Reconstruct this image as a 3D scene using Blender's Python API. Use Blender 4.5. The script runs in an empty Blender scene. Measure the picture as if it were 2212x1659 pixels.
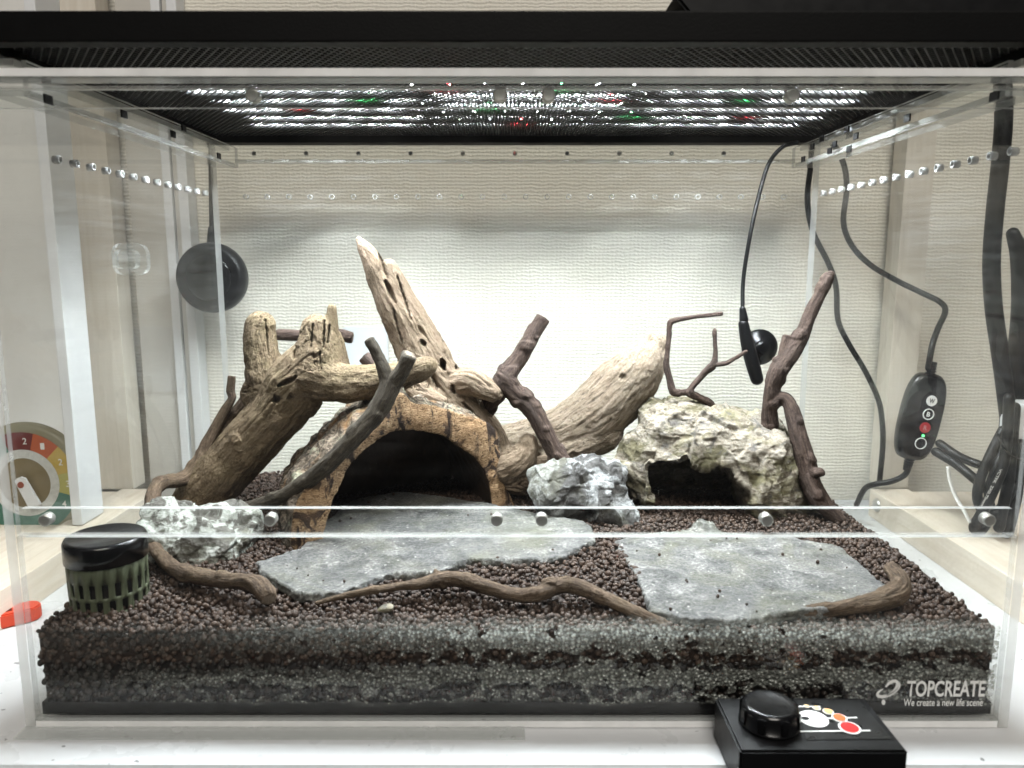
import bpy, bmesh, math, random
import numpy as np
from mathutils import Vector, Matrix

random.seed(7)
RNG = np.random.default_rng(11)
SC = bpy.context.scene
COL = SC.collection

# ------------------------------------------------------------------ camera
CAM = np.array([-0.003, -0.443, 0.285])
PITCH = math.radians(9.0)
FPX = 1661.0                      # focal length in pixels of a 2212 x 1659 picture
cd = bpy.data.cameras.new('camera')
cam = bpy.data.objects.new('camera', cd)
COL.objects.link(cam)
cam.location = CAM
cam.rotation_euler = (math.radians(90) - PITCH, 0, 0)
cd.sensor_width = 36.0
cd.lens = 36.0 * FPX / 2212.0
cd.clip_start = 0.01
cd.clip_end = 50
cd.dof.use_dof = True
cd.dof.focus_distance = 0.64
cd.dof.aperture_fstop = 9.0
SC.camera = cam

# ------------------------------------------------------------------ world, room lamp, exposure
w = bpy.data.worlds.new('World')
SC.world = w
w.use_nodes = True
w.node_tree.nodes['Background'].inputs[0].default_value = (0.93, 0.96, 1.0, 1)
w.node_tree.nodes['Background'].inputs[1].default_value = 0.04

def area_lamp(name, loc, target, size, power, color):
    l = bpy.data.lights.new(name, 'AREA')
    l.shape = 'RECTANGLE'
    l.size, l.size_y = size
    l.energy = power
    l.color = color
    o = bpy.data.objects.new(name, l)
    COL.objects.link(o)
    o.location = loc
    o.rotation_euler = (Vector(target) - Vector(loc)).to_track_quat('-Z', 'Y').to_euler()
    return o
area_lamp('ceiling_lamp', (0.15, -1.55, 1.95), (0, 0.1, 0.15), (1.2, 0.5), 47, (1.0, 0.95, 0.875))
LED_POWER = 11500.0

SC.view_settings.view_transform = 'Standard'
SC.view_settings.look = 'None'
SC.view_settings.exposure = 0.0
SC.view_settings.gamma = 1.0
SC.render.engine = 'CYCLES'
SC.cycles.max_bounces = 10
SC.cycles.diffuse_bounces = 3
SC.cycles.glossy_bounces = 4
SC.cycles.transparent_max_bounces = 40
SC.cycles.sample_clamp_indirect = 3.0
SC.cycles.caustics_reflective = False
SC.cycles.caustics_refractive = False
SC.cycles.use_denoising = True
SC.cycles.use_adaptive_sampling = True
SC.cycles.adaptive_threshold = 0.04

# ------------------------------------------------------------------ measuring helpers (place real things at real depths)
_s, _c = math.sin(PITCH), math.cos(PITCH)
def ray(u, v):
    a = (u - 1106.0) / FPX
    q = (829.5 - v) / FPX
    return np.array([a, _c + q * _s, -_s + q * _c])
def PY(u, v, y):
    d = ray(u, v)
    return CAM + d * ((y - CAM[1]) / d[1])
def PZ(u, v, z):
    d = ray(u, v)
    return CAM + d * ((z - CAM[2]) / d[2])
def PP(u, v, p0, n):
    d = ray(u, v)
    return CAM + d * (np.dot(np.array(p0) - CAM, n) / np.dot(d, n))
def mpp(u, v, y):
    return ((y - CAM[1]) / ray(u, v)[1]) / FPX

# ------------------------------------------------------------------ numpy noise
def _hash(ix, iy, iz, seed):
    h = (ix.astype(np.int64) * 374761393 + iy.astype(np.int64) * 668265263 + iz.astype(np.int64) * 2147483647 + seed * 974711) & 0xFFFFFFFF
    h = ((h ^ (h >> 13)) * 1274126177) & 0xFFFFFFFF
    h = ((h ^ (h >> 16)) * 2246822519) & 0xFFFFFFFF
    h = h ^ (h >> 15)
    return (h & 0xFFFFFF) / float(0xFFFFFF)
def vnoise(p, seed=0):
    p = np.asarray(p, dtype=np.float64)
    f = np.floor(p)
    t = p - f
    t = t * t * t * (t * (t * 6 - 15) + 10)
    i = f.astype(np.int64)
    r = 0
    for dx in (0, 1):
        wx = t[:, 0] if dx else 1 - t[:, 0]
        for dy in (0, 1):
            wy = t[:, 1] if dy else 1 - t[:, 1]
            for dz in (0, 1):
                wz = t[:, 2] if dz else 1 - t[:, 2]
                r = r + wx * wy * wz * _hash(i[:, 0] + dx, i[:, 1] + dy, i[:, 2] + dz, seed)
    return r * 2 - 1
def fbm(p, octaves=4, seed=0, gain=0.5):
    p = np.asarray(p, dtype=np.float64)
    a, s, r, n = 1.0, 1.0, 0, 0
    for k in range(octaves):
        r = r + a * vnoise(p * s + k * 17.3, seed + k)
        n += a
        a *= gain
        s *= 2.03
    return r / n
def ridged(p, octaves=4, seed=0, gain=0.5):
    p = np.asarray(p, dtype=np.float64)
    a, s, r, n = 1.0, 1.0, 0, 0
    for k in range(octaves):
        r = r + a * (1 - 2 * np.abs(vnoise(p * s + k * 9.7, seed + k)))
        n += a
        a *= gain
        s *= 2.1
    return r / n
def sstep(a, b, x):
    t = np.clip((x - a) / (b - a), 0, 1)
    return t * t * (3 - 2 * t)

# ------------------------------------------------------------------ object helpers
def mesh_np(name, V, F, smooth=True, mi=None):
    """V (n,3), F (m,3 or 4)"""
    me = bpy.data.meshes.new(name)
    V = np.ascontiguousarray(V, dtype=np.float32)
    F = np.ascontiguousarray(F, dtype=np.int32)
    m, k = F.shape
    me.vertices.add(len(V))
    me.vertices.foreach_set('co', V.ravel())
    me.loops.add(m * k)
    me.loops.foreach_set('vertex_index', F.ravel())
    me.polygons.add(m)
    me.polygons.foreach_set('loop_start', np.arange(0, m * k, k, dtype=np.int32))
    me.polygons.foreach_set('loop_total', np.full(m, k, dtype=np.int32))
    if mi is not None:
        me.polygons.foreach_set('material_index', np.ascontiguousarray(mi, dtype=np.int32))
    if smooth:
        me.polygons.foreach_set('use_smooth', np.ones(m, dtype=bool))
    me.update(calc_edges=True)
    me.validate()
    return me
def link(name, me, mats=(), parent=None):
    o = bpy.data.objects.new(name, me)
    COL.objects.link(o)
    if not isinstance(mats, (list, tuple)):
        mats = [mats]
    if me is not None and len(me.materials) == 0:
        for m in mats:
            me.materials.append(m)
    if parent is not None:
        o.parent = parent
        if parent.type == 'EMPTY':      # meshes are built in world coordinates
            o.matrix_parent_inverse = Matrix.Translation(-Vector(parent.location))
    return o
def tag(o, label=None, cat=None, group=None, kind=None):
    if label: o['label'] = label
    if cat: o['category'] = cat
    if group: o['group'] = group
    if kind: o['kind'] = kind
    return o
def thing(name, loc, label, cat, group=None):
    o = bpy.data.objects.new(name, None)
    o.empty_display_size = 0.02
    COL.objects.link(o)
    o.location = loc
    return tag(o, label, cat, group)
def bm_new(): return bmesh.new()
def bm_box(bm, lo, hi, mi=0, edge_mi=None, edge_axes=()):
    x0, y0, z0 = lo; x1, y1, z1 = hi
    v = [bm.verts.new(p) for p in ((x0,y0,z0),(x1,y0,z0),(x1,y1,z0),(x0,y1,z0),(x0,y0,z1),(x1,y0,z1),(x1,y1,z1),(x0,y1,z1))]
    fs = [((0,3,2,1),2),((4,5,6,7),2),((0,1,5,4),1),((2,3,7,6),1),((1,2,6,5),0),((3,0,4,7),0)]
    out = []
    for idx, ax in fs:
        f = bm.faces.new([v[i] for i in idx])
        f.material_index = edge_mi if (edge_mi is not None and ax in edge_axes) else mi
        out.append(f)
    return v, out
def bm_mesh(bm, name, smooth=False):
    me = bpy.data.meshes.new(name)
    bm.normal_update()
    bm.to_mesh(me)
    bm.free()
    if smooth:
        for p in me.polygons: p.use_smooth = True
    return me
def box_obj(name, lo, hi, mats, parent=None, bevel=0.0, edge_axes=None, segs=2):
    bm = bm_new()
    bm_box(bm, lo, hi, 0, 1 if edge_axes else None, edge_axes or ())
    if bevel > 0:
        bmesh.ops.bevel(bm, geom=list(bm.edges), offset=bevel, segments=segs, affect='EDGES', profile=0.7)
    return link(name, bm_mesh(bm, name), mats, parent)
def bm_cyl(bm, c, axis, r0, r1, length, n=24, mi=0, cap=True):
    """a cylinder starting at c along axis"""
    a = Vector(axis).normalized()
    t = a.orthogonal().normalized(); b = a.cross(t)
    c = Vector(c)
    rings = []
    for q, r in ((0, r0), (length, r1)):
        rings.append([bm.verts.new(c + a * q + (t * math.cos(k * 2 * math.pi / n) + b * math.sin(k * 2 * math.pi / n)) * r) for k in range(n)])
    for k in range(n):
        f = bm.faces.new((rings[0][k], rings[0][(k + 1) % n], rings[1][(k + 1) % n], rings[1][k])); f.material_index = mi; f.smooth = True
    if cap:
        f = bm.faces.new(rings[0][::-1]); f.material_index = mi
        f = bm.faces.new(rings[1]); f.material_index = mi
    return rings
def bm_lathe(bm, c, axis, profile, n=32, mi=0, cap0=True, cap1=True, smooth=True):
    a = Vector(axis).normalized()
    t = a.orthogonal().normalized(); b = a.cross(t); c = Vector(c)
    rings = []
    for q, r in profile:
        rings.append([bm.verts.new(c + a * q + (t * math.cos(k * 2 * math.pi / n) + b * math.sin(k * 2 * math.pi / n)) * r) for k in range(n)])
    for i in range(len(rings) - 1):
        for k in range(n):
            f = bm.faces.new((rings[i][k], rings[i][(k + 1) % n], rings[i + 1][(k + 1) % n], rings[i + 1][k])); f.material_index = mi; f.smooth = smooth
    if cap0: bm.faces.new(rings[0][::-1]).material_index = mi
    if cap1: bm.faces.new(rings[-1]).material_index = mi
    return rings
def catmull(P, per=8):
    P = np.asarray(P, dtype=float)
    if len(P) < 3:
        t = np.linspace(0, 1, per + 1)[:, None]
        return P[0] * (1 - t) + P[1] * t
    Q = np.vstack([2 * P[0] - P[1], P, 2 * P[-1] - P[-2]])
    out = []
    for i in range(1, len(Q) - 2):
        p0, p1, p2, p3 = Q[i - 1], Q[i], Q[i + 1], Q[i + 2]
        for k in range(per):
            t = k / per
            out.append(0.5 * (2 * p1 + (-p0 + p2) * t + (2 * p0 - 5 * p1 + 4 * p2 - p3) * t * t + (-p0 + 3 * p1 - 3 * p2 + p3) * t ** 3))
    out.append(Q[-2])
    return np.array(out)
def frames(C):
    T = np.gradient(C, axis=0)
    T /= np.linalg.norm(T, axis=1)[:, None] + 1e-12
    n = np.cross(T[0], [0, 0, 1.0])
    if np.linalg.norm(n) < 0.1: n = np.cross(T[0], [0, 1.0, 0])
    n /= np.linalg.norm(n)
    N = [n]
    for i in range(1, len(C)):
        n = N[-1] - T[i] * np.dot(N[-1], T[i])
        n /= np.linalg.norm(n) + 1e-12
        N.append(n)
    N = np.array(N)
    return T, N, np.cross(T, N)
def tube_arrays(C, R, n=14, flat=False):
    T, N, B = frames(C)
    if not flat:   # round caps
        k = 4
        a = np.linspace(0, math.pi / 2, k + 1)[1:]
        s0 = [(C[0] - T[0] * R[0] * math.sin(x), R[0] * math.cos(x) if x < math.pi / 2 - 1e-6 else R[0] * 0.06, 0) for x in a][::-1]
        s1 = [(C[-1] + T[-1] * R[-1] * math.sin(x), R[-1] * math.cos(x) if x < math.pi / 2 - 1e-6 else R[-1] * 0.06, len(C) - 1) for x in a]
        cs = np.array([q[0] for q in s0] + list(C) + [q[0] for q in s1])
        rs = np.array([q[1] for q in s0] + list(R) + [q[1] for q in s1])
        fi = [q[2] for q in s0] + list(range(len(C))) + [q[2] for q in s1]
        N, B = N[fi], B[fi]
    else:
        cs, rs = C, R
    th = np.linspace(0, 2 * math.pi, n, endpoint=False)
    V = cs[:, None, :] + rs[:, None, None] * (np.cos(th)[None, :, None] * N[:, None, :] + np.sin(th)[None, :, None] * B[:, None, :])
    m = len(cs)
    V = V.reshape(-1, 3)
    F = []
    i = np.arange(m - 1)[:, None] * n
    k = np.arange(n)[None, :]
    k2 = (k + 1) % n
    F = np.stack([i + k, i + k2, i + n + k2, i + n + k], axis=-1).reshape(-1, 4)
    caps = [list(range(n))[::-1], [(m - 1) * n + q for q in range(n)]]
    return V, F, caps
def tube_mesh(name, pts, r, n=12, per=8, flat=False):
    C = catmull(pts, per)
    R = np.full(len(C), r) if np.isscalar(r) else catmull(np.array(r)[:, None] * np.ones((1, 3)), per)[:, 0]
    V, F, caps = tube_arrays(C, R, n, flat)
    me = bpy.data.meshes.new(name)
    me.from_pydata(V.tolist(), [], [tuple(f) for f in F.tolist()] + [tuple(c) for c in caps])
    for p in me.polygons: p.use_smooth = len(p.vertices) == 4
    me.update()
    return me
def evaluated(o):
    dg = bpy.context.evaluated_depsgraph_get()
    dg.update()
    return bpy.data.meshes.new_from_object(o.evaluated_get(dg))
def co_of(me):
    a = np.empty(len(me.vertices) * 3, dtype=np.float32); me.vertices.foreach_get('co', a); return a.reshape(-1, 3).astype(float)
def no_of(me):
    a = np.empty(len(me.vertices) * 3, dtype=np.float32); me.vertices.foreach_get('normal', a); return a.reshape(-1, 3).astype(float)
def set_co(me, V):
    me.vertices.foreach_set('co', np.ascontiguousarray(V, dtype=np.float32).ravel()); me.update()
def set_attr(me, name, A):
    A = np.ascontiguousarray(A, dtype=np.float32)
    if A.ndim == 1:
        at = me.attributes.new(name, 'FLOAT', 'POINT'); at.data.foreach_set('value', A)
    else:
        at = me.attributes.new(name, 'FLOAT_VECTOR', 'POINT'); at.data.foreach_set('vector', A.ravel())

# ------------------------------------------------------------------ material helpers
class NT:
    def __init__(self, name):
        self.m = bpy.data.materials.new(name)
        self.m.use_nodes = True
        self.t = self.m.node_tree
        self.t.nodes.clear()
        self.out = self.t.nodes.new('ShaderNodeOutputMaterial')
    def n(self, kind, **kw):
        nd = self.t.nodes.new(kind)
        for k, v in kw.items():
            if k.startswith('i_'):
                nd.inputs[k[2:].replace('_', ' ')].default_value = v
            else:
                setattr(nd, k, v)
        return nd
    def l(self, a, b): self.t.links.new(a, b); return self
    def noise(self, vec, scale, detail=4, rough=0.55, dist=0.0):
        nd = self.n('ShaderNodeTexNoise')
        nd.inputs['Scale'].default_value = scale; nd.inputs['Detail'].default_value = detail
        nd.inputs['Roughness'].default_value = rough; nd.inputs['Distortion'].default_value = dist
        if vec is not None: self.l(vec, nd.inputs['Vector'])
        return nd.outputs['Fac']
    def ramp(self, fac, stops, interp='LINEAR'):
        nd = self.n('ShaderNodeValToRGB')
        nd.color_ramp.interpolation = interp
        el = nd.color_ramp.elements
        while len(el) < len(stops): el.new(0.5)
        for e, (p, c) in zip(el, stops):
            e.position = p
            e.color = tuple(c) + (1,) if hasattr(c, '__len__') else (c, c, c, 1)
        self.l(fac, nd.inputs['Fac'])
        return nd.outputs['Color']
    def mix(self, fac, a, b, mode='MIX'):
        nd = self.n('ShaderNodeMix', data_type='RGBA', blend_type=mode)
        for sock, val in ((nd.inputs[0], fac), (nd.inputs[6], a), (nd.inputs[7], b)):
            if hasattr(val, 'is_linked'): self.l(val, sock)
            elif hasattr(val, '__len__'): sock.default_value = tuple(val) + (1,)
            else: sock.default_value = val
        return nd.outputs[2]
    def math(self, op, a, b=0.0, clamp=False):
        nd = self.n('ShaderNodeMath', operation=op, use_clamp=clamp)
        for sock, val in ((nd.inputs[0], a), (nd.inputs[1], b)):
            if hasattr(val, 'is_linked'): self.l(val, sock)
            else: sock.default_value = val
        return nd.outputs[0]
    def pos(self): return self.n('ShaderNodeNewGeometry').outputs['Position']
    def obj(self): return self.n('ShaderNodeTexCoord').outputs['Object']
    def attr(self, name, out='Vector'): return self.n('ShaderNodeAttribute', attribute_name=name).outputs[out]
    def mapped(self, vec, scale=(1, 1, 1), rot=(0, 0, 0)):
        nd = self.n('ShaderNodeMapping'); nd.inputs['Scale'].default_value = scale; nd.inputs['Rotation'].default_value = rot
        self.l(vec, nd.inputs['Vector']); return nd.outputs['Vector']
    def bump(self, h, strength=0.5, dist=0.001, normal=None):
        nd = self.n('ShaderNodeBump'); nd.inputs['Strength'].default_value = strength; nd.inputs['Distance'].default_value = dist
        self.l(h, nd.inputs['Height'])
        if normal is not None: self.l(normal, nd.inputs['Normal'])
        return nd.outputs['Normal']
    def principled(self, col, rough=0.6, spec=0.4, metal=0.0, normal=None, **kw):
        b = self.n('ShaderNodeBsdfPrincipled')
        for key, val in (('Base Color', col), ('Roughness', rough), ('Specular IOR Level', spec), ('Metallic', metal)):
            if hasattr(val, 'is_linked'): self.l(val, b.inputs[key])
            elif hasattr(val, '__len__'): b.inputs[key].default_value = tuple(val) + (1,)
            else: b.inputs[key].default_value = val
        if normal is not None: self.l(normal, b.inputs['Normal'])
        for k, v in kw.items(): b.inputs[k.replace('_', ' ')].default_value = v
        return b.outputs[0]
    def done(self, sh): self.l(sh, self.out.inputs['Surface']); return self.m

def m_plain(name, col, rough=0.5, spec=0.5, metal=0.0, var=0.12, scale=60, bump=0.0, bscale=900, **kw):
    k = NT(name)
    p = k.obj()
    nz = k.noise(p, scale, 4)
    c = k.mix(nz, tuple(x * (1 - var) for x in col), tuple(min(1, x * (1 + var)) for x in col))
    rr = k.math('ADD', k.math('MULTIPLY', k.noise(p, scale * 2.3, 3), 0.2), rough - 0.1)
    nrm = k.bump(k.noise(p, bscale, 3), bump, 0.0006) if bump > 0 else None
    return k.done(k.principled(c, rr, spec, metal, nrm, **kw))
def m_emit(name, col, s):
    k = NT(name)
    e = k.n('ShaderNodeEmission'); e.inputs[0].default_value = tuple(col) + (1,); e.inputs[1].default_value = s
    return k.done(e.outputs[0])
def fresnel(k, ior):
    # same reflectance from both sides of a sheet (the sheets do not refract)
    fr = k.n('ShaderNodeFresnel')
    bf = k.n('ShaderNodeNewGeometry').outputs['Backfacing']
    k.l(k.math('ADD', k.math('MULTIPLY', bf, 1.0 / ior - ior), ior), fr.inputs[0])
    return fr
def m_acrylic(name='clear_acrylic', dust_and_reflections=0.010, tint=(0.985, 0.99, 0.985), rough=0.0):
    k = NT(name)
    tr = k.n('ShaderNodeBsdfTransparent'); tr.inputs[0].default_value = tint + (1,)
    df = k.n('ShaderNodeBsdfDiffuse'); df.inputs[0].default_value = (0.8, 0.8, 0.8, 1)
    p = k.pos()
    st = k.ramp(k.noise(k.mapped(p, (2.5, 2.5, 75)), 3.0, 4, 0.6, 0.3), ((0.42, 0.0), (0.68, 1.0)))      # milky streaks painted in for the panels' reflections
    sm = k.ramp(k.noise(p, 7, 6, 0.7, 0.8), ((0.40, 0.1), (0.66, 1.0)))
    sp = k.ramp(k.noise(p, 650, 2, 0.5), ((0.68, 0.0), (0.72, 1.0)))                                          # dust specks
    d = k.math('MULTIPLY', k.math('ADD', k.math('ADD', k.math('MULTIPLY', k.math('MULTIPLY', st, sm), 3.0), sm), k.math('MULTIPLY', sp, 2.5)), dust_and_reflections)
    m1 = k.n('ShaderNodeMixShader'); k.l(d, m1.inputs[0]); k.l(tr.outputs[0], m1.inputs[1]); k.l(df.outputs[0], m1.inputs[2])
    gl = k.n('ShaderNodeBsdfGlossy'); gl.inputs['Roughness'].default_value = rough; gl.inputs[0].default_value = (1, 1, 1, 1)
    fr = fresnel(k, 1.32)
    m2 = k.n('ShaderNodeMixShader'); k.l(fr.outputs[0], m2.inputs[0]); k.l(m1.outputs[0], m2.inputs[1]); k.l(gl.outputs[0], m2.inputs[2])
    return k.done(m2.outputs[0])
def m_edge(name='acrylic_cut_edge', frost=0.5, col=(0.86, 0.87, 0.86), dif=0.65):
    k = NT(name)
    tr = k.n('ShaderNodeBsdfTransparent'); tr.inputs[0].default_value = (0.95, 0.96, 0.95, 1)
    tl = k.n('ShaderNodeBsdfTranslucent'); tl.inputs[0].default_value = col + (1,)
    df = k.n('ShaderNodeBsdfDiffuse'); df.inputs[0].default_value = col + (1,)
    a = k.n('ShaderNodeMixShader'); a.inputs[0].default_value = dif; k.l(tl.outputs[0], a.inputs[1]); k.l(df.outputs[0], a.inputs[2])
    f = k.ramp(k.noise(k.mapped(k.pos(), (1, 1, 1)), 45, 3, 0.5), ((0.3, frost * 0.85), (0.7, min(1, frost * 1.1))))
    b = k.n('ShaderNodeMixShader'); k.l(f, b.inputs[0]); k.l(tr.outputs[0], b.inputs[1]); k.l(a.outputs[0], b.inputs[2])
    gl = k.n('ShaderNodeBsdfGlossy'); gl.inputs['Roughness'].default_value = 0.12
    fr = fresnel(k, 1.5)
    c = k.n('ShaderNodeMixShader'); k.l(fr.outputs[0], c.inputs[0]); k.l(b.outputs[0], c.inputs[1]); k.l(gl.outputs[0], c.inputs[2])
    return k.done(c.outputs[0])
def m_wood(name, stops, gscale=900, patch=(0.5, (0.3, 0.3, 0.3)), rough=0.75, bump=0.9, iso=0.3, fissure=0.7):
    """wood whose grain runs along the limbs (attribute grain = stretched limb coordinates)"""
    k = NT(name)
    g = k.attr('grain'); p = k.pos()
    fine = k.noise(g, gscale, 6, 0.62, 0.4)
    mid = k.noise(g, gscale * 0.22, 5, 0.6, 0.8)
    stops = [(0.5 + (q - 0.5) * 0.5, col) for q, col in stops]
    pits = k.noise(p, 520, 5, 0.7, 0.3)
    gr = k.math('ADD', k.math('MULTIPLY', fine, 0.5 * (1 - iso)), k.math('MULTIPLY', mid, 0.5 * (1 - iso)))
    c = k.ramp(k.math('ADD', gr, k.math('MULTIPLY', pits, iso)), stops)
    pm = k.ramp(k.noise(p, 30, 5, 0.65, 0.8), ((0.45, 0.0), (0.62, 1.0)))
    c = k.mix(k.math('MULTIPLY', pm, patch[0]), c, patch[1], 'MIX')
    fl = k.noise(g, gscale * 0.30, 3, 0.5, 1.2)
    line = k.ramp(fl, ((0.470, 0.0), (0.496, 1.0), (0.504, 1.0), (0.530, 0.0)))
    seg_ = k.ramp(k.noise(g, gscale * 0.09, 2, 0.5), ((0.42, 0.0), (0.56, 1.0)))
    c = k.mix(k.math('MULTIPLY', k.math('MULTIPLY', line, seg_), fissure), c, k.mix(1.0, c, (0.16, 0.13, 0.11), 'MULTIPLY'))
    stn = k.ramp(k.noise(p, 55, 6, 0.7, 1.0), ((0.50, 0.0), (0.64, 1.0)))
    c = k.mix(k.math('MULTIPLY', stn, 0.45), c, k.mix(1.0, c, (0.52, 0.47, 0.42), 'MULTIPLY'))
    pit = k.ramp(k.noise(p, 700, 4, 0.6), ((0.28, 0.55), (0.45, 1.0)))
    c = k.mix(0.6, c, k.mix(1.0, c, pit, 'MULTIPLY'))
    h = k.math('ADD', k.math('MULTIPLY', fine, 1.0), k.math('MULTIPLY', pits, 0.4 + iso * 1.6))
    ck = k.attr('crack', 'Fac')      # shade of the cracks put into the colour
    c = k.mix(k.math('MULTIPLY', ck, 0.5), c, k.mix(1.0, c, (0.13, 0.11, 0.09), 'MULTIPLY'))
    cut = k.attr('cut', 'Fac')
    c = k.mix(cut, c, k.mix(k.noise(p, 900, 4), (0.30, 0.25, 0.2), (0.16, 0.125, 0.095)))
    return k.done(k.principled(c, rough, 0.25, 0, k.bump(h, bump, 0.0014)))
def m_stone(name, stops, patch, scale=60, rough=0.85, bump=0.8, speck=None, stretch=(1, 1, 1), bscale=420):
    k = NT(name)
    p = k.mapped(k.pos(), stretch)
    n1 = k.noise(p, scale, 8, 0.68, 0.8)
    n2 = k.noise(p, max(420, scale * 5), 5, 0.7)
    stops = [(0.5 + (q - 0.5) * 0.5, col) for q, col in stops]
    c = k.ramp(k.math('ADD', k.math('MULTIPLY', n1, 0.5), k.math('MULTIPLY', n2, 0.5)), stops)
    for (sc, lo, hi, amt, col) in patch:
        mk = k.ramp(k.noise(p, sc, 6, 0.65, 1.0), ((lo, 0.0), (hi, 1.0)))
        c = k.mix(k.math('MULTIPLY', mk, amt), c, col)
    if speck:
        v = k.n('ShaderNodeTexVoronoi'); v.inputs['Scale'].default_value = speck[0]; k.l(p, v.inputs['Vector'])
        mk = k.ramp(v.outputs['Color'], ((speck[1], 0.0), (speck[1] + 0.06, 1.0)))
        c = k.mix(mk, c, speck[2])
    h = k.math('ADD', k.noise(p, bscale, 6, 0.7), k.math('MULTIPLY', n1, 1.5))
    return k.done(k.principled(c, rough, 0.3, 0, k.bump(h, bump, 0.0016)))
# ------------------------------------------------------------------ materials
ACR = m_acrylic()
ACR_FRONT = m_acrylic('low_haze_acrylic', 0.0035)
EDGE = m_edge()
EDGE_DIM = m_edge('acrylic_polished_edge', 0.28)
EDGE_BRIGHT = m_edge('acrylic_bright_edge', 0.97, (0.92, 0.92, 0.91), 0.92)  # near-white colour carries the glow of light piped through the edge
BLACK = m_plain('black_plastic', (0.004, 0.004, 0.0045), 0.42, 0.25)
BLACK_GLOSS = m_plain('glossy_black_plastic', (0.004, 0.004, 0.0045), 0.2, 0.4)
BLACK_MATT = m_plain('matt_black_coating', (0.003, 0.003, 0.003), 0.55, 0.10, bump=0.2, bscale=700)
RUBBER = m_plain('black_rubber_cable', (0.006, 0.006, 0.006), 0.42, 0.3)
STEEL = m_plain('nickel_magnet', (0.62, 0.61, 0.58), 0.4, 0.5, 0.9)
WHITE = m_plain('white_plastic', (0.72, 0.73, 0.74), 0.45, 0.4, var=0.03, scale=15)
WHITE_PAINT = m_plain('white_print', (0.78, 0.78, 0.76), 0.6, 0.2, var=0.05, scale=200)
PALE = m_plain('pale_door_laminate', (0.52, 0.50, 0.46), 0.5, 0.3, var=0.05, scale=9)
TAN_BOARD = m_plain('tan_board', (0.40, 0.33, 0.24), 0.6, 0.2, var=0.08, scale=12)

def m_table():
    k = NT('white_laminate')
    p = k.pos()
    c = k.mix(k.noise(p, 6, 4, 0.6), (0.56, 0.57, 0.58), (0.62, 0.63, 0.64))
    sp = k.ramp(k.noise(p, 170, 2, 0.4), ((0.235, 0.35), (0.255, 1.0)))
    c = k.mix(1.0, c, sp, 'MULTIPLY')
    r = k.ramp(k.noise(p, 25, 5, 0.6), ((0.3, 0.22), (0.7, 0.4)))
    return k.done(k.principled(c, r, 0.45, 0, k.bump(k.noise(p, 500, 4), 0.06, 0.0004)))
TABLE = m_table()

def m_wallpaper():
    k = NT('woven_wallpaper')
    p = k.pos()
    warp = k.n('ShaderNodeTexNoise'); warp.inputs['Scale'].default_value = 70; warp.inputs['Detail'].default_value = 3
    k.l(p, warp.inputs['Vector'])
    ad = k.n('ShaderNodeVectorMath', operation='MULTIPLY_ADD')
    k.l(warp.outputs['Color'], ad.inputs[0]); ad.inputs[1].default_value = (0.006, 0.0, 0.004); k.l(p, ad.inputs[2])
    q = ad.outputs[0]
    def wave(axis, scale, dist):
        nd = k.n('ShaderNodeTexWave', bands_direction=axis)
        nd.inputs['Scale'].default_value = scale; nd.inputs['Distortion'].default_value = dist
        nd.inputs['Detail'].default_value = 3; nd.inputs['Detail Scale'].default_value = 1.6
        k.l(q, nd.inputs['Vector']); return nd.outputs['Fac']
    wx = wave('X', 62, 2.2)
    wz = wave('Z', 78, 2.6)
    nz = k.noise(p, 330, 5, 0.6)
    h = k.math('ADD', k.math('ADD', k.math('MULTIPLY', wz, 0.8), k.math('MULTIPLY', k.math('MULTIPLY', wx, wz), 0.5)), k.math('MULTIPLY', nz, 0.9))
    c = k.mix(k.noise(p, 12, 4), (0.71, 0.675, 0.59), (0.78, 0.75, 0.675))
    c = k.mix(k.math('MULTIPLY', k.ramp(h, ((0.35, 1.0), (0.8, 0.0))), 0.22), c, (0.47, 0.425, 0.335))
    return k.done(k.principled(c, 0.8, 0.2, 0, k.bump(h, 0.36, 0.0018)))
WALLP = m_wallpaper()

def m_pine():
    k = NT('pale_pine')
    p = k.pos()
    g = k.mapped(p, (30, 1.6, 30))
    n = k.noise(g, 4, 6, 0.6, 1.2)
    c = k.ramp(n, ((0.3, (0.62, 0.53, 0.42)), (0.55, (0.70, 0.62, 0.52)), (0.75, (0.74, 0.67, 0.58))))
    return k.done(k.principled(c, 0.5, 0.3, 0, k.bump(n, 0.15, 0.0005)))
PINE = m_pine()
def m_pine_up():
    k = NT('pale_pine_upright')
    p = k.pos()
    g = k.mapped(p, (30, 30, 1.6))
    n = k.noise(g, 4, 6, 0.6, 1.2)
    c = k.ramp(n, ((0.3, (0.60, 0.54, 0.45)), (0.75, (0.70, 0.65, 0.57))))
    return k.done(k.principled(c, 0.55, 0.3, 0, k.bump(n, 0.12, 0.0005)))
PINE_UP = m_pine_up()

# ------------------------------------------------------------------ the setting
YW = 0.47
bm = bm_new()
bm_box(bm, (-1.6, -0.0385, -0.03), (1.6, YW, -0.004))
bmesh.ops.bevel(bm, geom=[e for e in bm.edges if all(abs(v.co.y + 0.0385) < 1e-5 for v in e.verts) and all(v.co.z > -0.005 for v in e.verts)], offset=0.003, segments=3, affect='EDGES')
tab = link('table_top', bm_mesh(bm, 'table_top'), TABLE); tag(tab, kind='structure', label='white laminate table top under the case')
lip = box_obj('table_edge', (-1.6, -0.052, -0.035), (1.6, -0.0400, -0.0075), TABLE, None, 0.002); tag(lip, kind='structure', label='white rounded front edge of the table')
wall = box_obj('wall', (-2.2, YW + 0.002, -0.6), (2.2, YW + 0.05, 1.6), WALLP); tag(wall, kind='structure', label='off white woven wallpaper wall behind the case')

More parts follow.
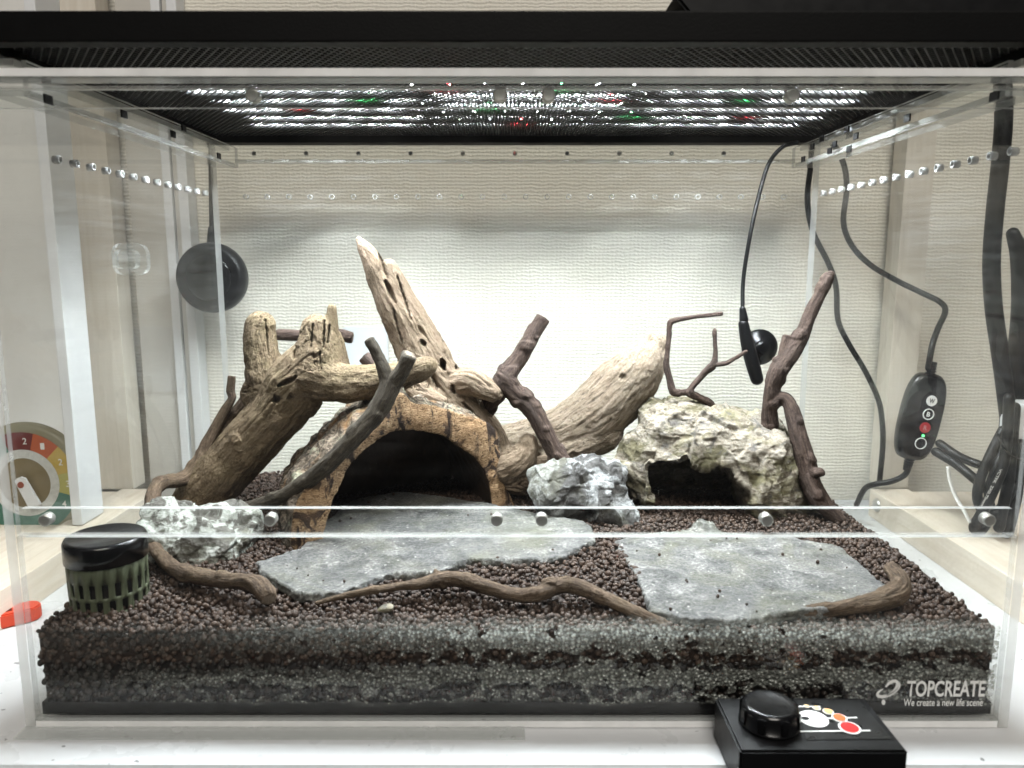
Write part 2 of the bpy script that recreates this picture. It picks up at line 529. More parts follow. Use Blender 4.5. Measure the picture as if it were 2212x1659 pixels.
# sliding door and its frame at the left
dr = thing('door_frame', (-0.43, 0.455, 0), 'pale door frame with narrow vertical rails left behind the case', 'door frame')
box_obj('door_panel', (-0.4385, 0.455, 0.001), (-0.398, 0.469, 0.75), PALE, dr)
box_obj('rail', (-0.397, 0.448, 0.001), (-0.387, 0.4695, 0.75), WHITE, dr, 0.0015)
box_obj('rail', (-0.386, 0.452, 0.001), (-0.3795, 0.4695, 0.75), PALE, dr, 0.001)
box_obj('rail', (-0.379, 0.446, 0.001), (-0.368, 0.4695, 0.75), WHITE, dr, 0.0015)
o = box_obj('wooden_post', (-0.497, 0.425, 0.023), (-0.445, 0.454, 0.75), PINE_UP, None, 0.001); tag(o, 'pale pine upright standing left behind the case beside the door', 'post', 'pine uprights')
o = box_obj('board', (-0.437, 0.285, 0.0285), (-0.427, 0.325, 0.60), WHITE, None, 0.001); tag(o, 'narrow white upright strip standing on the left pine beam beside the dial', 'board')
o = box_obj('ivory_panel', (-0.76, 0.44, 0.001), (-0.5, 0.4695, 0.75), m_plain('ivory_panel', (0.72, 0.71, 0.68), 0.6, 0.2, var=0.04, scale=10), None, 0.001); tag(o, 'wide ivory panel at the far left behind the dial', 'panel')
o = box_obj('wooden_post', (0.430, 0.43, 0.023), (0.462, 0.46, 0.75), PINE_UP, None, 0.001); tag(o, 'pale pine upright behind the black control unit right of the case', 'post', 'pine uprights')
def beam(sx, label):
    t = thing('wooden_beam', (sx * 0.43, 0.2, 0), label, 'beam', 'pine beams lying beside the case')
    x0, x1 = sorted((sx * 0.409, sx * 0.452))
    box_obj('beam_body', (x0, -0.14, -0.004), (x1, 0.412, 0.0275), PINE, t, 0.0012)
    x0, x1 = sorted((sx * 0.4535, sx * 0.56))
    box_obj('side_plank', (x0, -0.14, -0.004), (x1, 0.42, 0.022), PINE, t, 0.0012)
    bm = bm_new()
    bm_lathe(bm, (sx * 0.409, 0.392, 0.0145), (-sx, 0, 0), ((-0.001, 0.0078), (0.0012, 0.0076), (0.003, 0.006), (0.0038, 0.003)), 20)
    link('screw_head', bm_mesh(bm, 'screw_head'), STEEL, t)
beam(-1, 'pale pine beam lying on the table left of the case')
beam(1, 'pale pine beam lying on the table right of the case')
# white plate on the wall behind the tall driftwood
def rounded_plate(name, cx, cz, w_, h_, y0, y1, r, mat, parent=None, n=6):
    bm = bm_new()
    pts = []
    for (sx, sz, a0) in ((1, 1, 0), (-1, 1, 90), (-1, -1, 180), (1, -1, 270)):
        for k in range(n + 1):
            a = math.radians(a0 + 90 * k / n)
            pts.append((cx + sx * (w_ / 2 - r) + r * math.cos(a), cz + sz * (h_ / 2 - r) + r * math.sin(a)))
    f0 = [bm.verts.new((x, y0, z)) for x, z in pts]; f1 = [bm.verts.new((x, y1, z)) for x, z in pts]
    bm.faces.new(f0[::-1]); bm.faces.new(f1)
    m = len(pts)
    for i in range(m): bm.faces.new((f0[i], f0[(i + 1) % m], f1[(i + 1) % m], f1[i]))
    bmesh.ops.recalc_face_normals(bm, faces=list(bm.faces))
    return link(name, bm_mesh(bm, name), mat, parent)
a = PY(790, 776, YW)
o = rounded_plate('wall_plate', a[0], a[2], 0.055, 0.078, YW - 0.004, YW + 0.001, 0.007, m_plain('satin_white_plate', (0.66, 0.68, 0.7), 0.4, 0.4, var=0.03)); tag(o, 'smooth white rounded plate on the wall behind the driftwood', 'wall plate')

# ------------------------------------------------------------------ acrylic case
HX, TH, DY, HZ = 0.3080, 0.006, 0.366, 0.401
case = thing('acrylic_case', (0, 0.17, 0), 'clear acrylic terrarium case with magnet front door and vent holes', 'terrarium')
def panel(name, lo, hi, axes, parent, edge=None):
    clear = ACR if name in ('side_panel', 'back_panel') else ACR_FRONT
    return box_obj(name, lo, hi, [clear, edge or EDGE], parent, 0, axes)
left_p = panel('side_panel', (-HX, 0.0, -0.0035), (-HX + TH, DY - TH - 0.0005, HZ), (1, 2), case)
right_p = panel('side_panel', (HX - TH, 0.0, -0.0035), (HX, DY - TH - 0.0005, HZ), (1, 2), case)
back_p = panel('back_panel', (-HX, DY - TH, -0.0035), (HX, DY, HZ), (0, 2), case, EDGE_DIM)
base_p = panel('base_panel', (-HX + TH + 0.0005, 0.0, -0.0035), (HX - TH - 0.0005, DY - TH - 0.0005, 0.0010), (1,), case, EDGE_BRIGHT)
front_p = panel('front_panel', (-HX + TH + 0.0005, 0.0, 0.0015), (HX - TH - 0.0005, 0.0055, 0.1216), (0, 2), case, EDGE_DIM)
door_p = panel('front_door', (-HX + TH + 0.0008, 0.0004, 0.1228), (HX - TH - 0.0008, 0.0045, 0.3795), (0, 2), case, EDGE_DIM)
panel('top_rail', (-HX + TH + 0.0005, -0.0015, 0.3855), (HX - TH - 0.0005, 0.0165, 0.3897), (1,), case, EDGE_BRIGHT)
panel('top_rail', (-HX + TH + 0.0005, 0.0002, 0.3808), (HX - TH - 0.0005, 0.0125, 0.3850), (2,), case, EDGE_DIM)
low_strip = panel('magnet_strip', (-HX + TH + 0.001, 0.0062, 0.1190), (HX - TH - 0.001, 0.0108, 0.1372), (2,), case, EDGE)
top_strip = panel('magnet_strip', (-HX + TH + 0.001, 0.0062, 0.3705), (HX - TH - 0.001, 0.0108, 0.3804), (2,), case, EDGE)
panel('base_skirt', (-HX, -0.0125, -0.0034), (0.005, -0.0005, -0.0022), (1, 2), case, EDGE_DIM)
for s in (-1, 1):
    x0, x1 = sorted((s * 0.3015, s * 0.283))
    panel('side_rail', (x0, 0.018, 0.3790), (x1, DY - TH - 0.001, 0.3835), (0, 1), case, EDGE)
    x0, x1 = sorted((s * 0.2825, s * 0.2795))
    panel('side_rail', (x0, 0.018, 0.3790), (x1, DY - TH - 0.001, 0.3985), (1, 2), case, EDGE)
    x0, x1 = sorted((s * 0.3015, s * 0.287))
    panel('side_rail', (x0, 0.018, 0.3955), (x1, DY - TH - 0.001, 0.3995), (0, 1), case, EDGE)
panel('back_rail', (-0.279, DY - TH - 0.012, 0.3830), (0.279, DY - TH - 0.001, 0.3860), (1, 2), case, EDGE_DIM)
panel('back_rail', (-0.279, DY - TH - 0.0045, 0.3870), (0.279, DY - TH - 0.001, 0.3995), (2,), case, EDGE_DIM)
# vent holes: short clear bored rims, set through the panels
bm = bm_new()
bm_lathe(bm, (-0.0014, 0, 0), (1, 0, 0), ((0, 0.0019), (0, 0.0027), (0.0046, 0.0027), (0.0046, 0.0019), (0.0, 0.0019)), 16, cap0=False, cap1=False)
vent_me = bm_mesh(bm, 'vent_hole'); vent_me.materials.append(EDGE_BRIGHT)
vent_dim = vent_me.copy(); vent_dim.materials.clear(); vent_dim.materials.append(EDGE_DIM)
for k in range(13):
    o = link('vent_hole', vent_me, [], left_p); o.location = (-HX + TH / 2, 0.083 + 0.0207 * k, 0.352)
for k in range(-3, 13):
    o = link('vent_hole', vent_me, [], right_p); o.location = (HX - TH / 2, 0.086 + 0.0207 * k, 0.352); o.rotation_euler = (0, 0, math.pi)
for k in range(26):
    o = link('vent_hole', vent_dim, [], back_p); o.location = (-0.275 + 0.0220 * k, DY - TH / 2, 0.351); o.rotation_euler = (0, 0, math.pi / 2)
bm = bm_new(); bm_lathe(bm, (0, 0, 0), (0, -1, 0), ((0, 0.0022), (0.0015, 0.0022), (0.0022, 0.0012)), 12)
scr_me = bm_mesh(bm, 'screw'); scr_me.materials.append(STEEL)
for k in range(-5, 6):
    o = link('screw', scr_me, [], back_p); o.location = (0.0523 * k, DY - TH - 0.005, 0.3925)
bm = bm_new(); bm_lathe(bm, (0, -0.0007, 0), (0, 1, 0), ((0, 0.0030), (0.0004, 0.0037), (0.0062, 0.0037)), 28)
mag_me = bm_mesh(bm, 'magnet'); mag_me.materials.append(STEEL)
for u in (545, 1080, 1185, 1712):
    a = PY(u, 206, 0.006); o = link('magnet', mag_me, [], top_strip); o.location = (a[0], 0.0056, a[2])
for u in (97, 583, 1073, 1170, 1657, 2137):
    a = PY(u, 1124, 0.006); o = link('magnet', mag_me, [], low_strip); o.location = (a[0], 0.0056, a[2])
def PX(u, v, x):
    d = ray(u, v); return CAM + d * ((x - CAM[0]) / d[0])
bm = bm_new(); bm_box(bm, (-0.0006, -0.004, -0.0026), (0.0006, 0.004, 0.0026)); mark_me = bm_mesh(bm, 'reflection_mark'); mark_me.materials.append(BLACK)  # black plates standing in for dark reflections on the rails
for (u, v) in ((1960, 255), (1849, 294), (1803, 312), (1792, 326), (1775, 300), (1755, 317), (1735, 344), (1834, 322), (1829, 280), (2148, 208)):
    a = PX(u, v, 0.2788); a[1] = min(a[1], 0.349); o = link('reflection_mark', mark_me, [], case); o.matrix_parent_inverse = Matrix.Translation(-Vector(case.location)); o.location = a
for (u, v) in ((268, 247), (397, 277), (374, 290), (473, 337), (104, 215)):
    a = PX(u, v, -0.2788); a[1] = min(a[1], 0.349); o = link('reflection_mark', mark_me, [], case); o.location = a
o = box_obj('bottom_tray', (-0.301, 0.0068, 0.0016), (0.301, 0.354, 0.0095), BLACK_GLOSS, case)
# clear oval latch on the left panel
a = PX(282, 560, -0.303)
bm = bm_new()
for (rr, x0, x1) in ((1.0, -0.3035, -0.3005), (0.62, -0.3075, -0.3038)):
    ring0 = []; ring1 = []
    for k in range(32):
        t = 2 * math.pi * k / 32
        y = math.copysign(abs(math.cos(t)) ** 0.6, math.cos(t)) * 0.028 * rr; z = math.copysign(abs(math.sin(t)) ** 0.6, math.sin(t)) * 0.0125 * rr
        ring0.append(bm.verts.new((x0, a[1] + y, a[2] + z))); ring1.append(bm.verts.new((x1, a[1] + y, a[2] + z)))
    for k in range(32): bm.faces.new((ring0[k], ring0[(k + 1) % 32], ring1[(k + 1) % 32], ring1[k])).material_index = 1
    bm.faces.new(ring0[::-1]); bm.faces.new(ring1)
bmesh.ops.recalc_face_normals(bm, faces=list(bm.faces))
link('finger_pull', bm_mesh(bm, 'finger_pull'), [ACR, EDGE_DIM], left_p)

# condensation on the inside of the front panel
def m_condensation():
    k = NT('condensation_film')
    p = k.pos()
    sx = k.n('ShaderNodeSeparateXYZ'); k.l(p, sx.inputs[0])
    x, z = sx.outputs[0], sx.outputs[2]
    wob = k.math('MULTIPLY', k.math('SUBTRACT', k.noise(p, 28, 3), 0.5), 0.014)
    zz = k.math('ADD', z, wob)
    def mr(val, a, b, c_, d):
        nd = k.n('ShaderNodeMapRange', interpolation_type='SMOOTHSTEP'); k.l(val, nd.inputs[0])
        for i, q in enumerate((a, b, c_, d)): nd.inputs[1 + i].default_value = q
        return nd.outputs[0]
    top = mr(zz, 0.070, 0.054, 0.0, 1.0)
    bot = mr(zz, 0.0085, 0.012, 0.0, 1.0)
    xs = k.math('ADD', x, k.math('MULTIPLY', k.math('SUBTRACT', k.noise(p, 11, 3), 0.5), 0.16))
    side = mr(xs, -0.22, 0.02, 0.10, 1.0)
    low = k.math('MULTIPLY', mr(zz, 0.032, 0.027, 0.0, 0.75), mr(xs, -0.26, -0.16, 0.15, 1.0))
    side2 = k.math('MAXIMUM', side, low)
    # clear runs where drops have merged: two wavering bands
    n = k.noise(k.mapped(p, (1, 1, 1.25)), 120, 4, 0.55, 0.5)
    b1 = k.math('MULTIPLY', mr(zz, 0.031, 0.035, 0, 1), mr(zz, 0.047, 0.042, 0, 1))
    b2 = k.math('MULTIPLY', mr(zz, 0.009, 0.013, 0, 1), mr(zz, 0.025, 0.020, 0, 1))
    band = k.math('MAXIMUM', b1, k.math('MULTIPLY', b2, 0.9))
    clear = k.ramp(k.math('ADD', n, k.math('MULTIPLY', band, 0.19)), ((0.625, 1.0), (0.645, 0.0)))
    v = k.n('ShaderNodeTexVoronoi', feature='SMOOTH_F1'); v.inputs['Scale'].default_value = 480; v.inputs['Smoothness'].default_value = 0.2; k.l(p, v.inputs['Vector'])
    v2 = k.n('ShaderNodeTexVoronoi'); v2.inputs['Scale'].default_value = 480; k.l(p, v2.inputs['Vector'])
    drops = k.ramp(v.outputs['Distance'], ((0.15, 1.0), (0.62, 0.35)))
    dv = k.math('MULTIPLY', drops, k.ramp(v2.outputs['Color'], ((0.1, 0.6), (0.9, 1.15))))
    f = k.math('MULTIPLY', k.math('MULTIPLY', k.math('MULTIPLY', top, bot), k.math('MULTIPLY', side2, clear)), k.math('MULTIPLY', dv, 1.05), True)
    tr = k.n('ShaderNodeBsdfTransparent')
    df = k.n('ShaderNodeBsdfDiffuse'); df.inputs[0].default_value = (0.58, 0.60, 0.55, 1)
    tl = k.n('ShaderNodeBsdfTranslucent'); tl.inputs[0].default_value = (0.58, 0.60, 0.55, 1)
    gl = k.n('ShaderNodeBsdfGlossy'); gl.inputs['Roughness'].default_value = 0.25
    nb = k.bump(v.outputs['Distance'], 0.9, 0.002)
    for s_ in (df, tl, gl): k.l(nb, s_.inputs['Normal'])
    a = k.n('ShaderNodeMixShader'); a.inputs[0].default_value = 0.45; k.l(df.outputs[0], a.inputs[1]); k.l(tl.outputs[0], a.inputs[2])
    b = k.n('ShaderNodeMixShader'); b.inputs[0].default_value = 0.10; k.l(a.outputs[0], b.inputs[1]); k.l(gl.outputs[0], b.inputs[2])
    c = k.n('ShaderNodeMixShader'); k.l(f, c.inputs[0]); k.l(tr.outputs[0], c.inputs[1]); k.l(b.outputs[0], c.inputs[2])
    return k.done(c.outputs[0])
CONDENS = m_condensation()
V = np.array([(-0.3012, 0.0059, 0.0030), (0.3012, 0.0059, 0.0030), (0.3012, 0.0059, 0.080), (-0.3012, 0.0059, 0.080)])
o = link('condensation', mesh_np('condensation', V, np.array([[0, 1, 2, 3]]), False), CONDENS, front_p); tag(o, kind='stuff')

# ------------------------------------------------------------------ mesh lid
lid = thing('mesh_lid', (0, 0.17, 0.4025), 'black expanded metal mesh lid lying on top of the case', 'lid')
Z0, Z1 = 0.4025, 0.4185
box_obj('frame_bar', (-0.311, -0.004, Z0), (0.311, 0.0085, Z1), BLACK_MATT, lid, 0.001)
box_obj('frame_bar', (-0.311, 0.350, Z0), (0.311, 0.370, Z1), BLACK_MATT, lid, 0.001)
box_obj('frame_bar', (-0.311, 0.009, Z0), (-0.296, 0.3495, Z1), BLACK_MATT, lid, 0.001)
box_obj('frame_bar', (0.296, 0.009, Z0), (0.311, 0.3495, Z1), BLACK_MATT, lid, 0.001)
def lattice(x0, x1, y0, y1, z, lx, ly, wd, ht):
    nx = int((x1 - x0) / (lx / 2)); ny = int((y1 - y0) / ly)
    ii, jj = np.meshgrid(np.arange(nx), np.arange(ny), indexing='ij')
    ii = ii.ravel(); jj = jj.ravel()
    xa = x0 + ii * lx / 2
    up = (ii % 2 == 0)
    A = []; B = []
    yb = y0 + jj * ly
    a1 = np.stack([xa, yb + np.where(up, 0, ly / 2), np.full_like(xa, z)], 1); b1 = np.stack([xa + lx / 2, yb + np.where(up, ly / 2, 0), np.full_like(xa, z)], 1)
    a2 = np.stack([xa, yb + np.where(up, ly, ly / 2), np.full_like(xa, z)], 1); b2 = np.stack([xa + lx / 2, yb + np.where(up, ly / 2, ly), np.full_like(xa, z)], 1)
    A = np.vstack([a1, a2]); B = np.vstack([b1, b2])
    D = B - A; L = np.linalg.norm(D, axis=1)[:, None]; D = D / L
    S = np.stack([-D[:, 1], D[:, 0], np.zeros(len(D))], 1) * wd / 2
    A = A - D * wd * 0.3; B = B + D * wd * 0.3
    up_ = np.array([0, 0, ht / 2]); tilt = np.array([0, ht * 0.22, 0])
    corners = []
    for P in (A, B):
        corners += [P - S - up_ - tilt, P + S - up_ - tilt, P + S + up_ + tilt, P - S + up_ + tilt]
    V = np.stack(corners, 1).reshape(-1, 3)
    base = (np.arange(len(A)) * 8)[:, None, None]
    f = np.array([[0, 1, 5, 4], [1, 2, 6, 5], [2, 3, 7, 6], [3, 0, 4, 7]])
    F = (base + f[None]).reshape(-1, 4)
    return V, F
MESHM = m_plain('black_coated_mesh', (0.005, 0.005, 0.005), 0.38, 0.3)
V, F = lattice(-0.295, 0.295, 0.0095, 0.349, 0.4085, 0.0054, 0.0080, 0.00095, 0.0009)
o = link('wire_mesh', mesh_np('wire_mesh', V, F, False), MESHM, lid); tag(o, kind='stuff')

# ------------------------------------------------------------------ LED lamp lying on the mesh
lamp = thing('led_lamp', (0.03, 0.24, 0.4095), 'slim black LED panel lamp lying on the mesh lid', 'lamp')
box_obj('lamp_housing', (-0.255, 0.128, 0.4152), (0.275, 0.315, 0.4189), BLACK, lamp, 0.001)
box_obj('mesh_shade_sheet', (-0.300, 0.010, 0.4192), (0.300, 0.352, 0.4212), BLACK_MATT, lamp)  # unseen sheet added above the mesh to keep it dark
box_obj('led_board', (-0.250, 0.132, 0.4140), (0.270, 0.311, 0.4150), BLACK, lamp)
for sx in (-0.254, 0.268):
    box_obj('foot', (sx, 0.130, 0.4096), (sx + 0.006, 0.313, 0.4138), BLACK, lamp)
LEDW = m_emit('white_led', (0.90, 0.96, 1.0), LED_POWER)
LEDR = m_emit('red_led', (1.0, 0.06, 0.08), LED_POWER * 0.08)
LEDG = m_emit('green_led', (0.10, 1.0, 0.28), LED_POWER * 0.08)
bm = bm_new()
vs = [bm.verts.new((0.0016 * math.cos(2 * math.pi * k / 8), 0.0016 * math.sin(2 * math.pi * k / 8), 0)) for k in range(8)]
bm.faces.new(vs[::-1])
led0 = bm_mesh(bm, 'led')
bm = bm_new(); bm_lathe(bm, (0, 0, 0.0002), (0, 0, -1), ((0, 0.0031), (0.0013, 0.0034), (0.0013, 0.0038), (0, 0.0038)), 12, cap0=False, cap1=False)
cup_me = bm_mesh(bm, 'led_cutoff_cup'); cup_me.materials.append(BLACK_MATT)
leds = []
LEDD = m_emit('dim_white_led', (0.92, 0.97, 1.0), LED_POWER * 0.12)
for m in (LEDW, LEDR, LEDG, LEDD):
    me = led0.copy(); me.materials.append(m); leds.append(me)
for j in range(5):
    for i in range(21):
        kind = 0
        if (i, j) in ((8, 0), (12, 1), (10, 4), (3, 2), (17, 3)): kind = 1
        if (i, j) in ((11, 0), (9, 2), (13, 3), (5, 1), (16, 1)): kind = 2
        if kind == 0 and abs(i - 10) <= 3: kind = 3      # open, weaker diodes in the middle
        o = link('led', leds[kind], [], lamp)
        t_ = (i + (0.5 if j % 2 else 0.0)) / 20.5 * 2 - 1
        o.location = (0.012 + 0.240 * (1.18 * t_ - 0.18 * t_ ** 3), 0.148 + j * 0.035, 0.4137)
        if abs(i - 10) > 3:      # black cups added to hide the outer diodes and cut off their spread
            c_ = link('led_cutoff_cup', cup_me, [], lamp); c_.location = o.location

for j in range(2):      # strong diodes between the open ones, with the added cut-off cups
    for i in range(7):
        o = link('led', leds[0], [], lamp); o.location = (-0.048 + i * 0.020, 0.1655 + j * 0.035, 0.4137)
        c_ = link('led_cutoff_cup', cup_me, [], lamp); c_.location = o.location

# black tray-like lamp body lying on the lid at the right, with a thin bracket
tb = thing('black_tray', (0.195, 0.06, 0.4213), 'black shallow tray with sloping ends lying on the lid at the right', 'tray')
bm = bm_new()
v, fs = bm_box(bm, (0.100, 0.02, 0.4214), (0.287, 0.10, 0.4345))
for q in v:
    if q.co.z > 0.43:
        q.co.x += -0.012 if q.co.x < 0.19 else 0.012
bmesh.ops.bevel(bm, geom=list(bm.edges), offset=0.0015, segments=2, affect='EDGES')
link('tray_body', bm_mesh(bm, 'tray_body'), BLACK, tb)
link('bracket', tube_mesh('bracket', [(0.083, 0.05, 0.4226), (0.096, 0.05, 0.433), (0.104, 0.05, 0.434)], 0.0014, 8, 4), BLACK, tb)
bm = bm_new()
f0 = [bm.verts.new(p) for p in ((0.0865, 0.053, 0.4214), (0.0985, 0.053, 0.4214), (0.0925, 0.053, 0.4305))]
f1 = [bm.verts.new((q.co.x, 0.056, q.co.z)) for q in f0]
bm.faces.new(f0); bm.faces.new(f1[::-1])
for i in range(3): bm.faces.new((f0[i], f1[i], f1[(i + 1) % 3], f0[(i + 1) % 3]))
bmesh.ops.recalc_face_normals(bm, faces=list(bm.faces))
link('gusset', bm_mesh(bm, 'gusset'), m_plain('grey_metal', (0.45, 0.46, 0.45), 0.5, 0.5, 0.6), tb)
# outlines of the two slabs (picture measurements turned into ground positions)
SL1 = [(557, 1213), (566, 1238), (600, 1260), (640, 1278), (664, 1286), (742, 1272), (802, 1253), (846, 1238), (936, 1237), (966, 1227), (1017, 1209), (1087, 1210), (1171, 1208), (1221, 1200), (1251, 1183), (1285, 1166), (1275, 1140), (1251, 1123), (1181, 1112), (1090, 1096), (960, 1072), (860, 1062), (760, 1080), (700, 1130), (650, 1188)]
SL2 = [(1329, 1170), (1345, 1195), (1382, 1247), (1398, 1290), (1410, 1318), (1470, 1331), (1520, 1336), (1600, 1336), (1668, 1330), (1780, 1315), (1880, 1290), (1916, 1268), (1886, 1242), (1839, 1203), (1805, 1176), (1718, 1163), (1640, 1158), (1564, 1148), (1520, 1138), (1470, 1144), (1400, 1156)]
SZ1, SZ2 = 0.0665, 0.0640
def inside(x, y, outline, zt, grow=0.0):
    P = np.array([PZ(u, v, zt)[:2] for u, v in outline]); c = P.mean(0); P = c + (P - c) * (1 + grow)
    r = np.zeros(len(x), bool); j = len(P) - 1
    for i in range(len(P)):
        a, b = P[i], P[j]
        hit = ((a[1] > y) != (b[1] > y)) & (x < (b[0] - a[0]) * (y - a[1]) / (b[1] - a[1] + 1e-12) + a[0])
        r ^= hit; j = i
    return r
# ------------------------------------------------------------------ soil
def soil_z(x, y):
    p = np.stack([x * 14, y * 14, np.zeros_like(x)], 1)
    dip = 0.0045 * inside(x, y, SL1, SZ1, -0.03) + 0.0060 * inside(x, y, SL2, SZ2, -0.03)
    return -dip + 0.0580 + 0.0022 * fbm(p, 3, 5) + 0.004 * sstep(0.0, 0.12, y)
def ico(sub):
    bm = bm_new(); bmesh.ops.create_icosphere(bm, subdivisions=sub, radius=1.0)
    bm.verts.ensure_lookup_table()
    V = np.array([v.co[:] for v in bm.verts]); F = np.array([[q.index for q in f.verts] for f in bm.faces]); bm.free()
    return V, F
IV, IF = ico(2)
def pellets(P, R, seed):
    rng = np.random.default_rng(seed)
    n = len(P)
    variants = []
    for k in range(14):
        d = 1 + 0.16 * vnoise(IV * 1.3 + k * 7.1, k) + 0.08 * vnoise(IV * 3.1 + k * 3.3, k + 50)
        sc = rng.uniform(0.78, 1.15, 3)
        variants.append(IV * d[:, None] * sc)
    variants = np.array(variants)
    pick = rng.integers(0, 14, n)
    ang = rng.uniform(0, 2 * math.pi, n)
    B = variants[pick] * R[:, None, None]
    c, s = np.cos(ang)[:, None], np.sin(ang)[:, None]
    X = B[:, :, 0] * c - B[:, :, 1] * s
    Y = B[:, :, 0] * s + B[:, :, 1] * c
    V = np.stack([X, Y, B[:, :, 2]], 2) + P[:, None, :]
    F = (np.arange(n) * len(IV))[:, None, None] + IF[None]
    tone = np.repeat(rng.uniform(0, 1, n), len(IV))
    return V.reshape(-1, 3), F.reshape(-1, 3), tone
def m_soil(name, dark, light, rough):
    k = NT(name)
    p = k.pos(); t = k.attr('tone', 'Fac')
    c = k.mix(t, dark, light)
    c = k.mix(k.math('MULTIPLY', k.noise(p, 900, 4, 0.6), 0.5), c, tuple(x * 0.45 for x in dark))
    return k.done(k.principled(c, rough, 0.35, 0, k.bump(k.noise(p, 2200, 4, 0.6), 0.5, 0.0006)))
SOIL = m_soil('baked_soil_pellets', (0.0224, 0.0129, 0.0085), (0.0825, 0.0508, 0.0347), 0.55)
SOILWET = m_soil('wet_soil_pellets', (0.010, 0.008, 0.007), (0.030, 0.020, 0.015), 0.4)
sp = 0.0037
gx, gy = np.meshgrid(np.arange(-0.2992, 0.2994, sp), np.arange(0.0095, 0.357, sp * 0.88), indexing='ij')
gx = gx + ((np.arange(gx.shape[1]) % 2) * sp / 2)[None, :]
x = gx.ravel() + RNG.uniform(-0.0018, 0.0018, gx.size); y = gy.ravel() + RNG.uniform(-0.0017, 0.0017, gy.size)
x = np.clip(x, -0.3002, 0.3002); y = np.clip(y, 0.0093, 0.3575)
r = 0.00115 + 0.00130 * RNG.beta(2.0, 2.2, len(x)) + np.where(RNG.uniform(size=len(x)) < 0.05, 0.0008, 0.0)
z = soil_z(x, y) - r * 0.3 + RNG.uniform(-0.0016, 0.0016, len(x))
P1 = np.stack([x, y, z], 1)
# loose second scatter so the top is not one flat sheet
n2 = 4200
x = RNG.uniform(-0.2985, 0.2985, n2); y = RNG.uniform(0.010, 0.356, n2)
P2 = np.stack([x, y, soil_z(x, y) + 0.0012], 1); r2 = 0.0009 + 0.0017 * RNG.beta(1.6, 1.8, n2)
# front and back faces seen through the panels
fx, fz = np.meshgrid(np.arange(-0.2992, 0.2994, 0.0042), np.arange(0.0365, 0.0565, 0.0030), indexing='ij')
x = fx.ravel() + RNG.uniform(-0.0024, 0.0024, fx.size); zz = fz.ravel() + RNG.uniform(-0.0022, 0.0022, fx.size)
P3 = np.stack([x, np.full_like(x, 0.0094) + RNG.uniform(0, 0.0022, len(x)), zz], 1); r3 = 0.0011 + 0.0015 * RNG.beta(2, 2, len(x))
# a few grains strewn on the slabs
P4, r4 = [], []
for outl, zt in ((SL1, SZ1), (SL2, SZ2)):
    Q = np.array([PZ(u, v, zt)[:2] for u, v in outl]); lo, hi = Q.min(0), Q.max(0)
    gx_ = RNG.uniform(lo[0], hi[0], 150); gy_ = RNG.uniform(lo[1], hi[1], 150)
    ok = inside(gx_, gy_, outl, zt, -0.04) & ~inside(gx_, gy_, outl, zt, -0.35 - 0.3 * RNG.uniform())
    rr_ = RNG.uniform(0.0006, 0.0015, 150)
    P4.append(np.stack([gx_, gy_, zt + 0.0006 + rr_ * 0.6], 1)[ok][:18]); r4.append(rr_[ok][:18])
V, F, T = pellets(np.vstack([P1, P2, P3] + P4), np.concatenate([r, r2, r3] + r4), 3)
# the mass beneath, so no gap shows through
nx, ny = 60, 36
bx = np.linspace(-0.3008, 0.3008, nx); by = np.linspace(0.0105, 0.358, ny)
BX, BY = np.meshgrid(bx, by, indexing='ij')
BZ = soil_z(BX.ravel(), BY.ravel()) - 0.0016
top = np.stack([BX.ravel(), BY.ravel(), BZ], 1)
ids = np.arange(nx * ny).reshape(nx, ny)
q = np.stack([ids[:-1, :-1], ids[1:, :-1], ids[1:, 1:], ids[:-1, 1:]], -1).reshape(-1, 4)
tri = np.vstack([q[:, [0, 1, 2]], q[:, [0, 2, 3]]])
def skirt(row):
    a = top[row]; b = a.copy(); b[:, 2] = 0.0345
    return np.vstack([a, b])
allV = [V, top]; allF = [F, tri + len(V)]
off = len(V) + len(top)
for row, rev in ((ids[:, 0], 0), (ids[:, -1], 1), (ids[0, :], 1), (ids[-1, :], 0)):
    S = skirt(row); m = len(row); i = np.arange(m - 1)
    q = np.stack([i, i + m, i + m + 1, i + 1], 1)
    t = np.vstack([q[:, [0, 1, 2]], q[:, [0, 2, 3]]])
    allV.append(S); allF.append(t + off); off += len(S)
V = np.vstack(allV); F = np.vstack(allF)
me = mesh_np('soil_granules', V, F, True)
set_attr(me, 'tone', np.concatenate([T, np.zeros(len(V) - len(T))]))
o = link('soil_granules', me, SOIL); tag(o, 'dark brown baked soil granules covering the floor of the case', 'soil', kind='stuff')
fx, fz = np.meshgrid(np.arange(-0.2992, 0.2994, 0.0042), np.arange(0.0115, 0.0350, 0.0037), indexing='ij')
x = fx.ravel() + RNG.uniform(-0.0024, 0.0024, fx.size); zz = fz.ravel() + RNG.uniform(-0.0022, 0.0022, fx.size)
V, F, T = pellets(np.stack([x, np.full_like(x, 0.0096) + RNG.uniform(0, 0.001, len(x)), zz], 1), RNG.uniform(0.0017, 0.0025, len(x)), 4)
bm = bm_new(); bm_box(bm, (-0.300, 0.0108, 0.0097), (0.300, 0.357, 0.0340)); bm.verts.ensure_lookup_table()
bV = np.array([v.co[:] for v in bm.verts]); bF = np.array([[v.index for v in f.verts] for f in bm.faces]); bm.free()
bm = None
tri = np.vstack([bF[:, [0, 1, 2]], bF[:, [0, 2, 3]]]) if bF.max() > 0 else np.array([[0, 3, 2], [0, 2, 1], [4, 5, 6], [4, 6, 7], [0, 1, 5], [0, 5, 4], [2, 3, 7], [2, 7, 6], [1, 2, 6], [1, 6, 5], [3, 0, 4], [3, 4, 7]])
me = mesh_np('wet_soil', np.vstack([V, bV]), np.vstack([F, tri + len(V)]), True)
